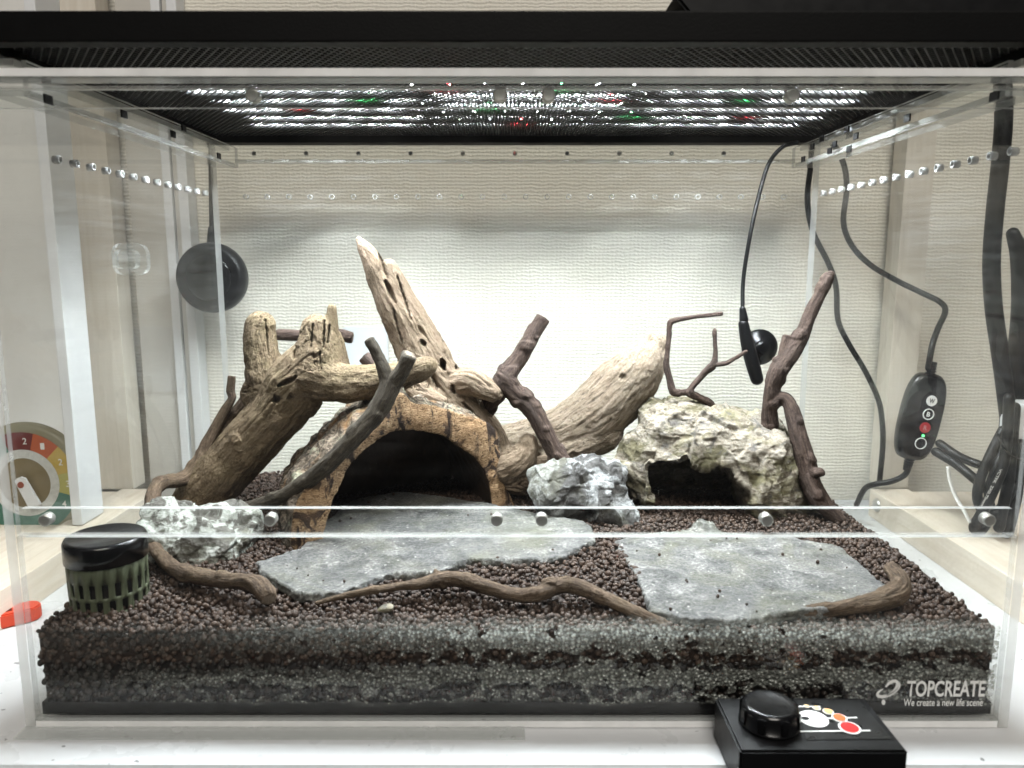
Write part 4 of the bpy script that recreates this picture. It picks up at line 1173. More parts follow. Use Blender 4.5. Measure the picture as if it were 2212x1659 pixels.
# ------------------------------------------------------------------ cork bark arch
def m_cork():
    k = NT('cut_cork'); p = k.pos(); g = k.mapped(p, (1, 1, 1))
    n = k.noise(k.mapped(p, (1.0, 1.0, 2.6)), 330, 6, 0.65, 1.0)
    n2 = k.noise(p, 60, 4, 0.6, 0.8)
    c = k.ramp(n, ((0.36, (0.035, 0.018, 0.009)), (0.45, (0.235, 0.145, 0.078)), (0.56, (0.37, 0.25, 0.145)), (0.68, (0.50, 0.365, 0.23))))
    c = k.mix(k.ramp(n2, ((0.55, 0.0), (0.60, 1.0))), c, (0.035, 0.024, 0.02))
    c = k.mix(k.math('MULTIPLY', k.ramp(k.noise(p, 30, 3), ((0.45, 0.0), (0.7, 1.0))), 0.4), c, (0.27, 0.155, 0.075))
    c = k.mix(k.ramp(k.noise(k.mapped(p, (70, 70, 9)), 1.0, 4, 0.6, 0.6), ((0.56, 0.0), (0.62, 1.0))), c, (0.03, 0.02, 0.016))
    return k.done(k.principled(c, 0.85, 0.2, 0, k.bump(n, 0.9, 0.002)))
def m_bark():
    k = NT('cork_bark'); p = k.pos()
    n = k.noise(p, 130, 7, 0.7, 1.4)
    c = k.ramp(n, ((0.34, (0.012, 0.010, 0.008)), (0.48, (0.075, 0.06, 0.045)), (0.6, (0.23, 0.185, 0.14)), (0.75, (0.48, 0.42, 0.36))))
    c = k.mix(k.math('MULTIPLY', k.ramp(k.noise(p, 45, 5, 0.65), ((0.56, 0.0), (0.66, 1.0))), 0.7), c, (0.36, 0.38, 0.27))
    c = k.mix(k.math('MULTIPLY', k.ramp(k.noise(p, 30, 4, 0.6), ((0.56, 0.0), (0.68, 1.0))), 0.5), c, (0.27, 0.14, 0.05))
    return k.done(k.principled(c, 0.9, 0.2, 0, k.bump(n, 1.0, 0.004)))
def cork_arch():
    FL = PZ(672, 1180, 0.062); FR = PZ(1090, 1094, 0.062)
    ch = FR - FL; nrm = np.array([ch[1], -ch[0], 0]); nrm /= np.linalg.norm(nrm)
    outer = [(628, 1188), (630, 1130), (645, 1075), (682, 1030), (722, 985), (776, 925), (815, 892), (845, 862), (862, 848), (878, 856), (895, 871), (930, 874), (972, 886), (1016, 902), (1056, 914), (1072, 935), (1078, 966), (1083, 1000), (1083, 1036), (1097, 1062), (1114, 1098)]
    inner = [(690, 1190), (703, 1140), (717, 1087), (736, 1048), (751, 1012), (781, 977), (812, 955), (844, 934), (881, 929), (918, 933), (955, 941), (991, 964), (1022, 984), (1040, 1006), (1053, 1033), (1060, 1063), (1064, 1098)]
    def curve(pts, n=170):
        Q = np.array([PP(u, v, FL, nrm) for u, v in pts])
        C = catmull(Q, 12)
        s = np.concatenate([[0], np.cumsum(np.linalg.norm(np.diff(C, axis=0), axis=1))]); s /= s[-1]
        t = np.linspace(0, 1, n)
        return np.stack([np.interp(t, s, C[:, i]) for i in range(3)], 1)
    O, I = curve(outer), curve(inner)
    n = len(O)
    ax = np.array([-0.40, 0.91, 0.02]); ax /= np.linalg.norm(ax)
    Ld = 0.115; m = 70; kt = 14
    cen = (O[0] + O[-1]) / 2
    rows = []; mi_row = []
    # inner from back to front, lip across, outer front to back
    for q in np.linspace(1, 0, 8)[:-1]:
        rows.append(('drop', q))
    for q in np.linspace(0.97, 0, 30):
        rows.append(('in', q))
    for q in np.linspace(0, 1, kt)[1:-1]:
        rows.append(('lip', q))
    for q in np.linspace(0, 1, m):
        rows.append(('out', q))
    V = []; kinds = []
    for kind, q in rows:
        if kind == 'drop':      # curtain added to close the far end and keep the hollow dark
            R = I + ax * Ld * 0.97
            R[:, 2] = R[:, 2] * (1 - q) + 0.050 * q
        elif kind == 'in':
            R = I + ax * Ld * q
        elif kind == 'lip':
            R = I * (1 - q) + O * q - ax * 0.0020 * math.sin(math.pi * q)
        else:
            sh = 1 - 0.10 * q * q
            R = cen + (O - cen) * np.array([sh, sh, 1 - 0.16 * q * q]) + ax * Ld * q
        V.append(R); kinds.append(kind)
    V = np.array(V); M = len(V)
    ids = np.arange(M * n).reshape(M, n)
    F = np.stack([ids[:-1, :-1], ids[:-1, 1:], ids[1:, 1:], ids[1:, :-1]], -1).reshape(-1, 4)
    kk = np.array([{'drop': 0, 'in': 0, 'lip': 1, 'out': 2}[a] for a in kinds])
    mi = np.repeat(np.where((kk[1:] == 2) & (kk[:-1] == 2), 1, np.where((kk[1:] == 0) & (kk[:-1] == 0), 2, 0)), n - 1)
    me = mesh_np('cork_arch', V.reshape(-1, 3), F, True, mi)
    X = co_of(me); N = no_of(me)
    w_out = np.repeat((kk == 2).astype(float), n)
    q_out = np.repeat(np.array([q if k_ == 'out' else 0.0 for k_, q in rows]), n)
    ramp = w_out * sstep(0.0, 0.06, q_out)
    fl = 1.0 if (N[np.argmax(X[:, 2])][2] > 0) else -1.0
    N = N * fl
    d = ramp * (0.0078 * ridged(X * np.array([42, 42, 42]), 5, 77) - 0.001) + (1 - ramp) * 0.0013 * fbm(X * 150, 4, 78) + 0.0005 * fbm(X * 500, 3, 79)
    set_co(me, X + N * d[:, None])
    ob = link('cork_arch', me, [m_cork(), m_bark(), m_plain('shaded_cork_lining', (0.045, 0.028, 0.018), 0.9, 0.15, var=0.4, scale=90, bump=0.6, bscale=300)])  # lining colour darkened to carry the shade of the hollow
    return tag(ob, 'half round cork bark arch with a dark hollow in the middle', 'cork bark')
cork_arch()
# ------------------------------------------------------------------ lettering
def text_mesh(body, size, extrude=0.0, bold=0.0, xscale=1.0):
    cu = bpy.data.curves.new('txt', 'FONT'); cu.body = body; cu.size = size; cu.extrude = extrude; cu.offset = bold
    cu.align_x = 'LEFT'; cu.resolution_u = 3
    o = bpy.data.objects.new('txt', cu); COL.objects.link(o)
    me = evaluated(o); bpy.data.objects.remove(o); bpy.data.curves.remove(cu)
    V = co_of(me); V[:, 0] *= xscale; set_co(me, V)
    me.materials.clear()
    return me
def fit_text(body, w_, h_, **kw):
    me = text_mesh(body, 1.0, **kw); V = co_of(me)
    lo, hi = V.min(0), V.max(0)
    V[:, 0] = (V[:, 0] - lo[0]) / (hi[0] - lo[0]) * w_; V[:, 1] = (V[:, 1] - lo[1]) / (hi[1] - lo[1]) * h_
    V[:, 2] = (V[:, 2] - lo[2]) / max(hi[2] - lo[2], 1e-6) * 0.0003 if hi[2] - lo[2] > 1e-6 else 0
    set_co(me, V); return me
def ribbon(bm, pts, wid, plane, lift, mi=0):
    """flat stroke of varying width; plane maps (a, b) to 3D"""
    P = catmull(np.array([(a, b, 0) for a, b in pts], float), 8)[:, :2]
    W = catmull(np.array([(x, 0, 0) for x in wid], float), 8)[:, 0] if len(wid) == len(pts) else np.full(len(P), wid[0])
    T = np.gradient(P, axis=0); T /= np.linalg.norm(T, axis=1)[:, None] + 1e-9
    Nn = np.stack([-T[:, 1], T[:, 0]], 1)
    L = [bm.verts.new(plane(*(P[i] + Nn[i] * W[i] / 2))) for i in range(len(P))]
    R = [bm.verts.new(plane(*(P[i] - Nn[i] * W[i] / 2))) for i in range(len(P))]
    for i in range(len(P) - 1):
        bm.faces.new((L[i], R[i], R[i + 1], L[i + 1])).material_index = mi
a0 = PY(1957, 1505, -0.0003); a1 = PY(2130, 1470, -0.0003)
me = fit_text('TOPCREATE', a1[0] - a0[0], a1[2] - a0[2], bold=0.022)
o = link('printed_lettering', me, WHITE_PAINT, front_p); o.location = (a0[0], -0.0004, a0[2]); o.rotation_euler = (math.pi / 2, 0, 0)
b0 = PY(1951, 1525, -0.0003); b1 = PY(2124, 1509, -0.0003)
me = fit_text('We create a new life scene', b1[0] - b0[0], b1[2] - b0[2], bold=0.012)
o = link('printed_lettering', me, WHITE_PAINT, front_p); o.location = (b0[0], -0.0004, b0[2]); o.rotation_euler = (math.pi / 2, 0, 0)
bm = bm_new()
pl = lambda u, v: tuple(PY(u, v, -0.0004))
ribbon(bm, [(1913, 1484), (1922, 1475), (1934, 1471), (1939, 1478), (1934, 1489), (1924, 1497), (1915, 1503)], [4, 6, 6.5, 7, 6, 4, 2], pl, 0)
ribbon(bm, [(1908, 1488), (1898, 1495), (1896, 1502), (1906, 1505), (1922, 1501), (1936, 1492), (1943, 1482), (1943, 1474)], [2, 5, 6.5, 6.5, 6, 5, 4, 2], pl, 0)
vs = [bm.verts.new(pl(1908.5 + 4.2 * math.cos(t), 1517 + 6 * math.sin(t))) for t in np.linspace(0, 2 * math.pi, 14, endpoint=False)]
bm.faces.new(vs)
link('printed_emblem', bm_mesh(bm, 'printed_emblem'), WHITE_PAINT, front_p)

# ------------------------------------------------------------------ green slotted pot with black cap
GREEN = m_plain('olive_green_plastic', (0.072, 0.082, 0.048), 0.5, 0.35, var=0.2, scale=120)
pc = np.array([0, 0.052]); px = PY(236, 1260, 0.052)[0]
pot = thing('slotted_pot', (px, 0.052, 0.055), 'olive green slotted pot with a black cap at the left front corner', 'pot')
zb, zt_, rt, rb = 0.049, 0.0955, 0.0250, 0.0243
NS = 80; rows = [zb, 0.0530, 0.0555, 0.0620, 0.0645, 0.0735, 0.0762, 0.0845, zt_]
# slot rows lie between rows 1-2... listed as (row index, phase)
slots = {1: 0, 3: 1, 5: 0}
rows = [zb, 0.0500, 0.0545, 0.0575, 0.0662, 0.0684, 0.0780, zt_]
slots = {1: 0, 3: 2, 5: 0}
bm = bm_new(); G = []
for z in rows:
    r_ = rb + (rt - rb) * (z - zb) / (zt_ - zb)
    G.append([bm.verts.new((px + r_ * math.cos(2 * math.pi * k / NS), 0.052 + r_ * math.sin(2 * math.pi * k / NS), z)) for k in range(NS)])
for j in range(len(rows) - 1):
    for k in range(NS):
        if j in slots and (k + slots[j]) % 4 in (0, 1): continue
        bm.faces.new((G[j][k], G[j][(k + 1) % NS], G[j + 1][(k + 1) % NS], G[j + 1][k]))
me = bm_mesh(bm, 'pot_body', True)
o = link('pot_body', me, GREEN, pot); md = o.modifiers.new('t', 'SOLIDIFY'); md.thickness = 0.0014; md.offset = -1
bm = bm_new()
bm_lathe(bm, (px, 0.052, 0.0885), (0, 0, 1), ((0, 0.0250), (0.0003, 0.0259), (0.0128, 0.0259), (0.0150, 0.0248), (0.0156, 0.0234), (0.0150, 0.0222), (0.0148, 0.0)), 56, cap1=False)
link('cap', bm_mesh(bm, 'cap'), BLACK_GLOSS, pot)
bm = bm_new(); bm_cyl(bm, (px, 0.052, 0.0500), (0, 0, 1), 0.0205, 0.0215, 0.040, 32)
link('filling', bm_mesh(bm, 'filling'), m_plain('dark_filling', (0.01, 0.009, 0.008), 0.9, 0.1), pot)

# ------------------------------------------------------------------ sensor probe on the back panel
sy = 0.345
sens = thing('sensor_probe', PY(1640, 750, 0.359), 'black sensor probe on a suction cup hanging inside the back panel', 'sensor')
pr = [PY(u, v, sy - 0.012) for u, v in ((1606, 700), (1614, 740), (1624, 780), (1635, 818))]
link('probe', tube_mesh('probe', pr, [0.0052, 0.0066, 0.0070, 0.0066], 20, 8), BLACK, sens)
c = PY(1641, 750, 0.359)
bm = bm_new(); bm_lathe(bm, (c[0], 0.3596, c[2]), (0, -1, 0), ((0, 0.0190), (0.0012, 0.0188), (0.004, 0.014), (0.0065, 0.0085), (0.0075, 0.0075), (0.0125, 0.0075), (0.0135, 0.005)), 36)
link('suction_cup', bm_mesh(bm, 'suction_cup'), BLACK_GLOSS, sens)
link('cable_sleeve', tube_mesh('cable_sleeve', [PY(1607, 690, sy - 0.012), PY(1604, 668, sy - 0.012)], [0.0045, 0.0032], 14, 6), BLACK, sens)
cab = [PY(u, v, y) for u, v, y in ((1604, 672, sy - 0.012), (1606, 600, sy - 0.008), (1622, 500, .331), (1640, 420, .334), (1660, 355, .334), (1690, 318, .326), (1722, 308, .322))]
link('cable', tube_mesh('cable', cab, 0.0021, 12, 8), RUBBER, sens)

# ------------------------------------------------------------------ round device hanging behind the case at the left
ry = 0.405
rc = PY(460, 600, ry)
rd = thing('round_device', tuple(rc), 'round black disc device hanging on a cord behind the left rear corner', 'device')
rr = 75 * mpp(460, 600, ry)
bm = bm_new(); bm_lathe(bm, (rc[0], ry + 0.006, rc[2]), (0, -1, 0), ((0, rr * 0.9), (0.003, rr), (0.012, rr), (0.017, rr * 0.94), (0.019, rr * 0.86), (0.0185, rr * 0.80), (0.0185, 0.0001)), 56, cap1=False)
link('disc_body', bm_mesh(bm, 'disc_body'), BLACK, rd)
bm = bm_new(); bm_lathe(bm, (rc[0], ry - 0.0126, rc[2]), (0, -1, 0), ((0, rr * 0.66), (0.0015, rr * 0.65), (0.002, rr * 0.6)), 48)
link('face_ring', bm_mesh(bm, 'face_ring'), BLACK_GLOSS, rd)
link('cord_sleeve', tube_mesh('cord_sleeve', [PY(457, 530, ry), PY(457, 495, ry)], [0.0052, 0.0038], 14, 6), BLACK, rd)
link('cord', tube_mesh('cord', [PY(457, 497, ry), PY(456, 420, ry), PY(455, 340, ry), PY(455, 290, ry), PY(450, 200, ry)], 0.0024, 10, 6), RUBBER, rd)

# ------------------------------------------------------------------ cables and the hand control at the right
o = link('power_cable', tube_mesh('power_cable', [PY(u, v, .40) for u, v in ((1752, 300), (1752, 350), (1744, 430), (1756, 500), (1790, 570), (1806, 620), (1810, 690), (1832, 740), (1868, 800), (1896, 860), (1905, 905), (1907, 960), (1900, 1040))], 0.0030, 12, 8), RUBBER); tag(o, 'black cable hanging straight down behind the right branch', 'cable')
o = link('power_cable', tube_mesh('power_cable', [PY(u, v, .30) for u, v in ((2166, 180), (2168, 260), (2160, 360), (2150, 450), (2142, 560), (2146, 660), (2160, 760), (2172, 850), (2178, 900))], 0.0078, 16, 8), RUBBER); tag(o, 'thick black cable running down at the far right edge', 'cable')
o = link('power_cable', tube_mesh('power_cable', [PY(u, v, .31) for u, v in ((2188, 505), (2205, 560), (2212, 660), (2206, 760), (2196, 860), (2185, 950), (2175, 1040))], [0.006, 0.009, 0.011, 0.012, 0.013, 0.012, 0.010], 16, 8), RUBBER); tag(o, 'broad black cable bundle beside the thick cable at the right edge', 'cable')
def controller():
    c = PY(1987, 900, .33)
    t = thing('hand_control', tuple(c), 'black inline hand control with round buttons hanging right of the case', 'remote control')
    t.rotation_euler = (0, math.radians(9), math.radians(0))
    R = Matrix.Rotation(math.radians(9), 4, 'Y')
    W, Hh, T = 0.0205, 0.0455, 0.007
    bm = bm_new(); ring = []
    for k in range(48):
        a = 2 * math.pi * k / 48
        x = math.copysign(abs(math.cos(a)) ** 0.55, math.cos(a)) * W; z = math.copysign(abs(math.sin(a)) ** 0.75, math.sin(a)) * Hh
        ring.append((x, z))
    prof = ((-T, 0.88), (-T * 0.75, 0.97), (-T * 0.3, 1.0), (T * 0.5, 1.0), (T, 0.92))
    G = [[bm.verts.new((x * s, y, z * s)) for x, z in ring] for y, s in prof]
    for i in range(len(prof) - 1):
        for k in range(48):
            f = bm.faces.new((G[i][k], G[i][(k + 1) % 48], G[i + 1][(k + 1) % 48], G[i + 1][k])); f.smooth = True
    bm.faces.new(G[0][::-1]); bm.faces.new(G[-1])
    bmesh.ops.recalc_face_normals(bm, faces=list(bm.faces))
    def put(name, me, mat):
        o = bpy.data.objects.new(name, me); COL.objects.link(o)
        if len(me.materials) == 0: me.materials.append(mat)
        o.parent = t; return o
    put('casing', bm_mesh(bm, 'casing'), BLACK_GLOSS)
    def disc(name, x, z, r, y, mat, ring_w=None):
        bm = bm_new()
        if ring_w:
            bm_lathe(bm, (x, y, z), (0, -1, 0), ((0, r), (0.0006, r), (0.0006, r - ring_w), (0, r - ring_w)), 28, cap0=False, cap1=False)
        else:
            bm_lathe(bm, (x, y, z), (0, -1, 0), ((0, r), (0.0007, r * 0.97)), 28)
        return put(name, bm_mesh(bm, name), mat)
    y0 = -T + 0.0001
    RED = m_plain('red_button', (0.35, 0.02, 0.025), 0.4, 0.4)
    Lx = 0.004
    b = disc('button', Lx, 0.0185, 0.0055, y0, WHITE_PAINT)
    m_ = fit_text('W', 0.0055, 0.0048, bold=0.03); o = put('button_letter', m_, BLACK); o.location = (Lx - 0.00275, y0 - 0.0009, 0.0161); o.rotation_euler = (math.pi / 2, 0, 0)
    disc('button', Lx, 0.0045, 0.0058, y0, WHITE_PAINT, 0.0010)
    m_ = fit_text('B', 0.0036, 0.0048, bold=0.03); o = put('button_letter', m_, WHITE_PAINT); o.location = (Lx - 0.0018, y0 - 0.0004, 0.0021); o.rotation_euler = (math.pi / 2, 0, 0)
    disc('button', Lx, -0.0095, 0.0056, y0, RED)
    m_ = fit_text('R', 0.0036, 0.0046, bold=0.02); o = put('button_letter', m_, m_plain('pale_red_print', (0.5, 0.25, 0.25), 0.5)); o.location = (Lx - 0.0018, y0 - 0.0009, -0.0118); o.rotation_euler = (math.pi / 2, 0, 0)
    disc('indicator_light', Lx, -0.0180, 0.0014, y0, m_emit('green_indicator', (0.15, 1.0, 0.3), 3.0))
    disc('button', Lx - 0.0005, -0.0262, 0.0060, y0, WHITE_PAINT, 0.0008)
    for sgn in (1, -1):
        bm = bm_new()
        prof = []
        for i in range(5):
            q = i * 0.0026
            prof += [(q, 0.0052 - i * 0.0003), (q + 0.0014, 0.0052 - i * 0.0003), (q + 0.0015, 0.0038), (q + 0.0025, 0.0038)]
        bm_lathe(bm, (0, 0, sgn * (Hh - 0.001)), (0, 0, sgn), prof, 16, smooth=False)
        put('strain_relief', bm_mesh(bm, 'strain_relief'), BLACK)
    Ri = (Matrix.Translation(t.location) @ R).inverted()
    top = [Vector(PY(u, v, y)) for u, v, y in ((2005, 795, .33), (2014, 745, .33), (2026, 710, .34), (2042, 672, .36), (2030, 652, .375), (1990, 632, .39), (1935, 605, .40), (1880, 572, .405), (1840, 530, .405), (1822, 480, .405), (1829, 410, .405), (1824, 360, .405), (1806, 320, .40), (1780, 290, .40))]
    low = [Vector(PY(u, v, y)) for u, v, y in ((1966, 998, .33), (1955, 1025, .332), (1925, 1040, .338), (1890, 1046, .345), (1868, 1056, .36), (1850, 1090, .38))]
    for nm, pts in (('cable', top), ('cable', low)):
        put(nm, tube_mesh(nm, [tuple(Ri @ p) for p in pts], 0.0030, 12, 8), RUBBER)
controller()
# tied black flat cables with printed type marking
cb = thing('cable_bundle', PY(2150, 1100, .26), 'coil of tied black flat cables hanging at the lower right', 'cable')
def cabp(pts, r, y=.26):
    return [tuple(PY(u, v, y + dy)) for u, v, dy in pts], r * 1.0
for pts, r in (([(2180, 860, 0), (2176, 940, 0), (2168, 1000, -.004), (2145, 1060, -.006), (2120, 1110, -.006), (2104, 1140, -.004), (2118, 1146, 0), (2132, 1128, .004)], 0.0048),
               ([(2192, 880, .006), (2186, 960, .006), (2180, 1030, .004), (2168, 1090, .002), (2158, 1140, 0)], 0.0050),
               ([(2166, 930, .008), (2138, 985, .006), (2116, 1040, .004), (2112, 1080, .004), (2130, 1110, .004), (2160, 1100, .004), (2190, 1050, .006)], 0.0046),
               ([(2172, 960, .004), (2152, 1010, .0), (2136, 1060, .002), (2140, 1096, .006)], 0.0042),
               ([(2204, 960, .01), (2200, 1040, .008), (2186, 1110, .006), (2176, 1150, .004)], 0.0054),
               ([(2030, 958, .05), (2070, 985, .03), (2110, 1002, .012), (2150, 1012, .006)], 0.0042),
               ([(2022, 976, .05), (2062, 1000, .03), (2100, 1030, .012), (2134, 1060, .006)], 0.0046)):
    p_, r_ = cabp(pts, r)
    link('cable', tube_mesh('cable', p_, r_, 12, 8), RUBBER, cb)
link('cable_tie', tube_mesh('cable_tie', [tuple(PY(u, v, .26 + d)) for u, v, d in ((2160, 950, -.008), (2172, 972, -.012), (2196, 988, -.010), (2216, 992, 0), (2200, 978, .016), (2164, 945, .014), (2154, 938, 0), (2160, 950, -.008))], 0.0011, 8, 8), BLACK_GLOSS, cb)
me = fit_text('VCTFK  2X0.75mm²', 0.040, 0.0028, bold=0.01)
a = PY(2160, 1012, .2475); b = PY(2118, 1092, .2475)
o = link('printed_marking', me, WHITE_PAINT, cb); o.location = (a[0], .2475, a[2]); o.rotation_euler = (math.pi / 2, -math.atan2(b[2] - a[2], b[0] - a[0]), 0)
# folded paper tag
P_ = [np.array(PY(u, v, y)) for u, v, y in ((2048, 1010, .27), (2052, 1040, .268), (2064, 1075, .264), (2082, 1105, .258), (2096, 1132, .254))]
C_ = catmull(np.array(P_), 6)
bm = bm_new(); L_ = [bm.verts.new(p + np.array([-0.0018, 0, 0.0006])) for p in C_]; R_ = [bm.verts.new(p + np.array([0.0022, 0.001, 0.001])) for p in C_]
for i in range(len(C_) - 1): bm.faces.new((L_[i], R_[i], R_[i + 1], L_[i + 1]))
me = bm_mesh(bm, 'paper_tag', True)
o = link('paper_tag', me, WHITE_PAINT); md = o.modifiers.new('t', 'SOLIDIFY'); md.thickness = 0.0003; tag(o, 'curled narrow white paper tag hanging beside the cable coil', 'tag')
a = PY(2204, 930, .275)
o = box_obj('plug_adapter', (a[0] - 0.0045, 0.27, a[2] - 0.023), (a[0] + 0.02, 0.30, a[2] + 0.026), WHITE, None, 0.0015); tag(o, 'white plug adapter block at the right edge beside the cables', 'adapter')

# ------------------------------------------------------------------ heater control in front of the case
hc = thing('heater_control', (0.166, -0.035, 0.0), 'black heater control box with a knob and coloured dots in front', 'controller')
BT = 0.0225
bm = bm_new()
v, fs = bm_box(bm, (0.121, -0.0615, -0.0037), (0.2125, -0.009, BT))
bmesh.ops.bevel(bm, geom=list(bm.edges), offset=0.0013, segments=2, affect='EDGES')
link('casing', bm_mesh(bm, 'casing'), BLACK, hc)
z1 = BT + 0.0004
pts = [PZ(u, v, z1) for u, v in ((1722, 1512), (1856, 1512), (1928, 1596), (1742, 1598))]
bm = bm_new(); bm.faces.new([bm.verts.new(p) for p in pts][::-1])
bm.normal_update()
if list(bm.faces)[0].normal.z < 0: bmesh.ops.reverse_faces(bm, faces=list(bm.faces))
link('label_plate', bm_mesh(bm, 'label_plate'), m_plain('dark_label_film', (0.012, 0.012, 0.012), 0.3, 0.5), hc)
def dot(name, u, v, rp, mat, lift=0.0008, sx=1.0, sy=1.0, ring=None):
    c = PZ(u, v, BT); r = rp * mpp(u, v, c[1])
    bm = bm_new()
    vs = [bm.verts.new((c[0] + r * sx * math.cos(t), c[1] + r * sy * math.sin(t), BT + lift)) for t in np.linspace(0, 2 * math.pi, 36, endpoint=False)]
    bm.faces.new(vs)
    return link(name, bm_mesh(bm, name), mat, hc)
def ink(n_, c_): return m_plain(n_, c_, 0.45, 0.4, var=0.04)
CREAM, PEACH, ORANGE, REDI, WI = ink('cream_ink', (0.75, 0.55, 0.28)), ink('peach_ink', (0.75, 0.42, 0.16)), ink('orange_ink', (0.75, 0.12, 0.03)), ink('red_ink', (0.55, 0.008, 0.008)), ink('white_ink', (0.8, 0.8, 0.78))
for nm, u, v, rp, mat in (('printed_dot', 1742, 1528, 6.0, CREAM), ('printed_dot', 1764, 1532, 8.5, CREAM), ('printed_dot', 1789, 1539.5, 11.5, PEACH), ('printed_dot', 1813, 1553, 16, ORANGE), ('printed_dot', 1835, 1574.5, 23, REDI)):
    dot('dot_rim', u, v, rp, WI, 0.0008); dot(nm, u, v, rp * 0.82, mat, 0.0011)
dot('printed_dot', 1757, 1555, 31, WI, 0.0008)
dot('printed_mark', 1739, 1555, 9, BLACK, 0.0011, 1.0, 0.75)
def bar(u0, v0, u1, v1, wpx=3.0):
    a, b = PZ(u0, v0, BT), PZ(u1, v1, BT)
    d = (b - a)[:2]; d /= np.linalg.norm(d); n = np.array([-d[1], d[0]]) * 0.0005
    bm = bm_new()
    bm.faces.new([bm.verts.new((p[0] + s * n[0], p[1] + s * n[1], BT + 0.0006)) for p, s in ((a, -1), (b, -1), (b, 1), (a, 1))])
    link('printed_line', bm_mesh(bm, 'printed_line'), WI, hc)
bar(1718, 1528, 1771, 1528); bar(1787, 1553.5, 1851, 1552); bar(1728, 1582, 1880, 1580)
kc = PZ(1660, 1560, BT)
kx, ky = kc[0], -0.036
bm = bm_new()
prof = [(0.0, 0.0165), (0.0015, 0.0172), (0.0018, 0.0162), (0.0100, 0.0158), (0.0122, 0.0145), (0.0126, 0.0132), (0.0120, 0.0110), (0.0120, 0.0001)]
bm_lathe(bm, (kx, ky, BT + 0.0002), (0, 0, 1), prof, 64, cap1=False)
kn = link('knob', bm_mesh(bm, 'knob'), BLACK_GLOSS, hc)
for i in range(8):
    a = 2 * math.pi * i / 8 + 0.2
    bm = bm_new()
    bm_box(bm, (-0.0022, -0.0008, 0.0), (0.0022, 0.0010, 0.0088))
    bmesh.ops.bevel(bm, geom=list(bm.edges), offset=0.0005, segments=2, affect='EDGES')
    o = link('grip_rib', bm_mesh(bm, 'grip_rib'), BLACK_GLOSS, kn)
    o.location = (kx + 0.0160 * math.cos(a), ky + 0.0160 * math.sin(a), BT + 0.0022); o.rotation_euler = (0, 0, a - math.pi / 2)

# ------------------------------------------------------------------ rainbow dial at the left
dy_ = 0.305
dc = PY(55, 1043, dy_); ps = mpp(55, 1043, dy_)
dial = thing('dial_gauge', (dc[0], dy_, dc[2] - 131 * ps), 'round dial with a rainbow ring and white pointer left of the case', 'gauge')
bm = bm_new(); bm_lathe(bm, (dc[0], dy_ + 0.012, dc[2]), (0, -1, 0), ((0, 124 * ps), (0.003, 131 * ps), (0.010, 131 * ps), (0.013, 122 * ps), (0.012, 112 * ps), (0.012, 0.0001)), 64, cap1=False)
link('rim', bm_mesh(bm, 'rim'), m_plain('olive_rim', (0.23, 0.21, 0.13), 0.5), dial)
def sector(name, a0, a1, r0, r1, y, mat):
    bm = bm_new(); n = max(3, int((a1 - a0) / 4))
    A = [math.radians(a0 + (a1 - a0) * i / n) for i in range(n + 1)]
    o_ = [bm.verts.new((dc[0] + r1 * ps * math.cos(a), y, dc[2] + r1 * ps * math.sin(a))) for a in A]
    i_ = [bm.verts.new((dc[0] + r0 * ps * math.cos(a), y, dc[2] + r0 * ps * math.sin(a))) for a in A]
    for k in range(n): bm.faces.new((i_[k], o_[k], o_[k + 1], i_[k + 1]))
    bmesh.ops.recalc_face_normals(bm, faces=list(bm.faces))
    return link(name, bm_mesh(bm, name), mat, dial)
yf = dy_ - 0.0004
MAROON, DOR, YEL, LIME, TEAL, BRN = ink('maroon_ink', (0.13, 0.015, 0.012)), ink('rust_orange_ink', (0.42, 0.085, 0.02)), ink('yellow_ink', (0.48, 0.34, 0.06)), ink('lime_ink', (0.42, 0.40, 0.12)), ink('teal_ink', (0.06, 0.16, 0.12)), ink('brown_disc', (0.17, 0.13, 0.06))
for a0, a1, mat, num in ((76, 112, MAROON, '2'), (46, 76, DOR, '1'), (14, 46, YEL, '2'), (-16, 14, LIME, '3'), (-60, -16, TEAL, '4'), (-160, -60, TEAL, None), (112, 200, TEAL, None)):
    s_ = sector('ring_sector', a0, a1, 74, 112, yf, mat)
    if num:
        am = math.radians((a0 + a1) / 2 if num != '2' or a0 < 50 else 85)
        if a0 == -60: am = math.radians(-30)
        m_ = fit_text(num, 9 * ps, 14 * ps, bold=0.01); o = link('numeral', m_, WI, s_)
        o.location = (dc[0] + 93 * ps * math.cos(am) - 4.5 * ps, yf - 0.0004, dc[2] + 93 * ps * math.sin(am) - 7 * ps); o.rotation_euler = (math.pi / 2, 0, 0)
sector('number_ring', -180, 180, 55, 74, yf - 0.0001, m_plain('pale_ring', (0.55, 0.56, 0.54), 0.5, var=0.3, scale=300))
sector('centre_disc', -180, 180, 0.5, 55, yf - 0.0002, BRN)
bm = bm_new()
pv = []
for (a, b) in ((-13, 8), (-8, 14), (0, 17), (9, 14), (13, 6), (37, -44), (12, -52)):
    pv.append((dc[0] + a * ps, dc[2] + b * ps))
f0 = [bm.verts.new((x_, yf - 0.007, z_)) for x_, z_ in pv]; f1 = [bm.verts.new((x_, yf - 0.004, z_)) for x_, z_ in pv]
bm.faces.new(f0); bm.faces.new(f1[::-1])
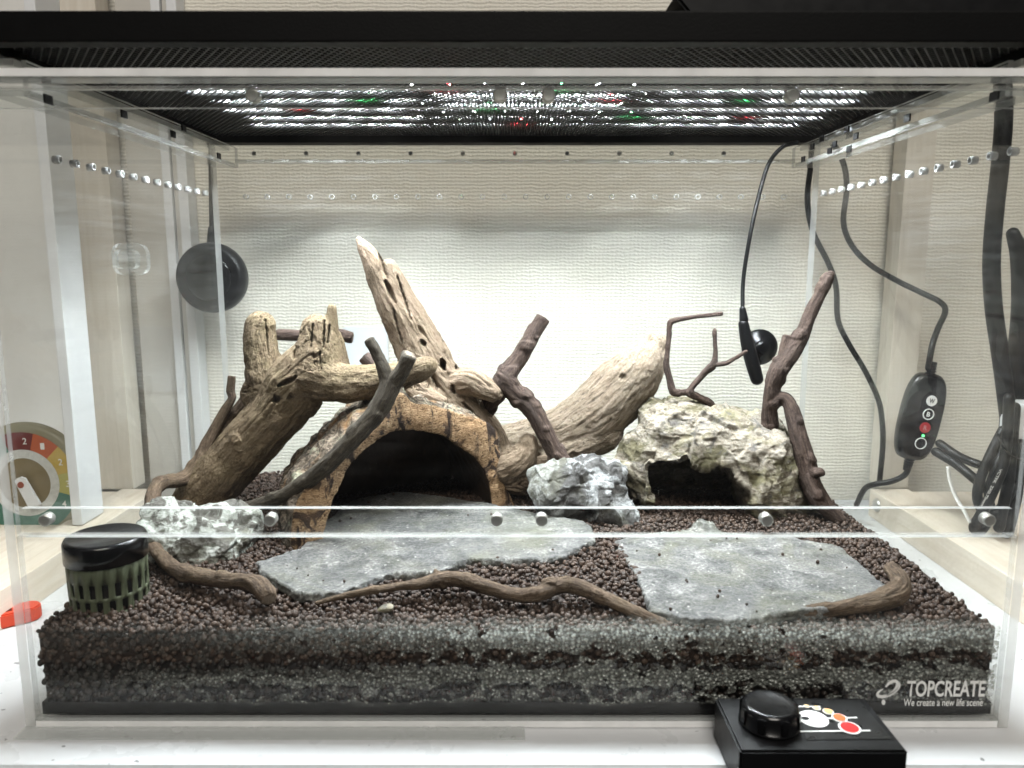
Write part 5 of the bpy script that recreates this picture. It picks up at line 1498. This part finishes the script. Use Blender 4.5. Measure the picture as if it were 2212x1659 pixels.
for i in range(len(pv)): bm.faces.new((f0[i], f1[i], f1[(i + 1) % len(pv)], f0[(i + 1) % len(pv)]))
bmesh.ops.recalc_face_normals(bm, faces=list(bm.faces))
pt = link('pointer', bm_mesh(bm, 'pointer'), WHITE, dial)
bm = bm_new(); bm_lathe(bm, (dc[0], yf - 0.0071, dc[2]), (0, -1, 0), ((0, 7 * ps), (0.001, 6.5 * ps)), 20)
link('pivot', bm_mesh(bm, 'pivot'), ink('rust_pivot', (0.22, 0.04, 0.015)), pt)

# ------------------------------------------------------------------ red clip on the table at the left
a = PZ(38, 1330, 0.0)
rc_ = thing('red_clip', (a[0], a[1], 0), 'orange red plastic bar with a square hole on the table at the left edge', 'clip')
ORG = m_plain('orange_red_plastic', (0.55, 0.055, 0.02), 0.4, 0.4, var=0.08)
bm = bm_new()
L = 0.10; Wd = 0.019
out = []
for k in range(13):
    t = -math.pi / 2 + math.pi * k / 12; out.append((Wd / 2 * math.cos(t), Wd / 2 * math.sin(t)))
out += [(-L, Wd / 2), (-L, -Wd / 2)]
f0 = [bm.verts.new((x_, y_, -0.0037)) for x_, y_ in out]; f1 = [bm.verts.new((x_, y_, 0.008)) for x_, y_ in out]
bm.faces.new(f0[::-1]); bm.faces.new(f1)
for i in range(len(out)): bm.faces.new((f0[i], f0[(i + 1) % len(out)], f1[(i + 1) % len(out)], f1[i]))
bmesh.ops.recalc_face_normals(bm, faces=list(bm.faces))
bmesh.ops.bevel(bm, geom=list(bm.edges), offset=0.0012, segments=2, affect='EDGES')
e = PZ(60, 1312, 0.006)
ang = math.radians(38)
Rz = Matrix.Translation((e[0], e[1], 0)) @ Matrix.Rotation(ang, 4, 'Z')
bm.transform(Rz)
link('bar', bm_mesh(bm, 'bar'), ORG, rc_)
bm = bm_new(); bm_box(bm, (-0.020, -0.004, 0.0075), (-0.011, 0.004, 0.0083)); bm.transform(Rz)  # flat plate on the bar, the hole's shade put into its colour
link('hole_shade_plate', bm_mesh(bm, 'hole_shade_plate'), m_plain('dark_red_hole_shade', (0.09, 0.012, 0.008), 0.7, 0.2), rc_)
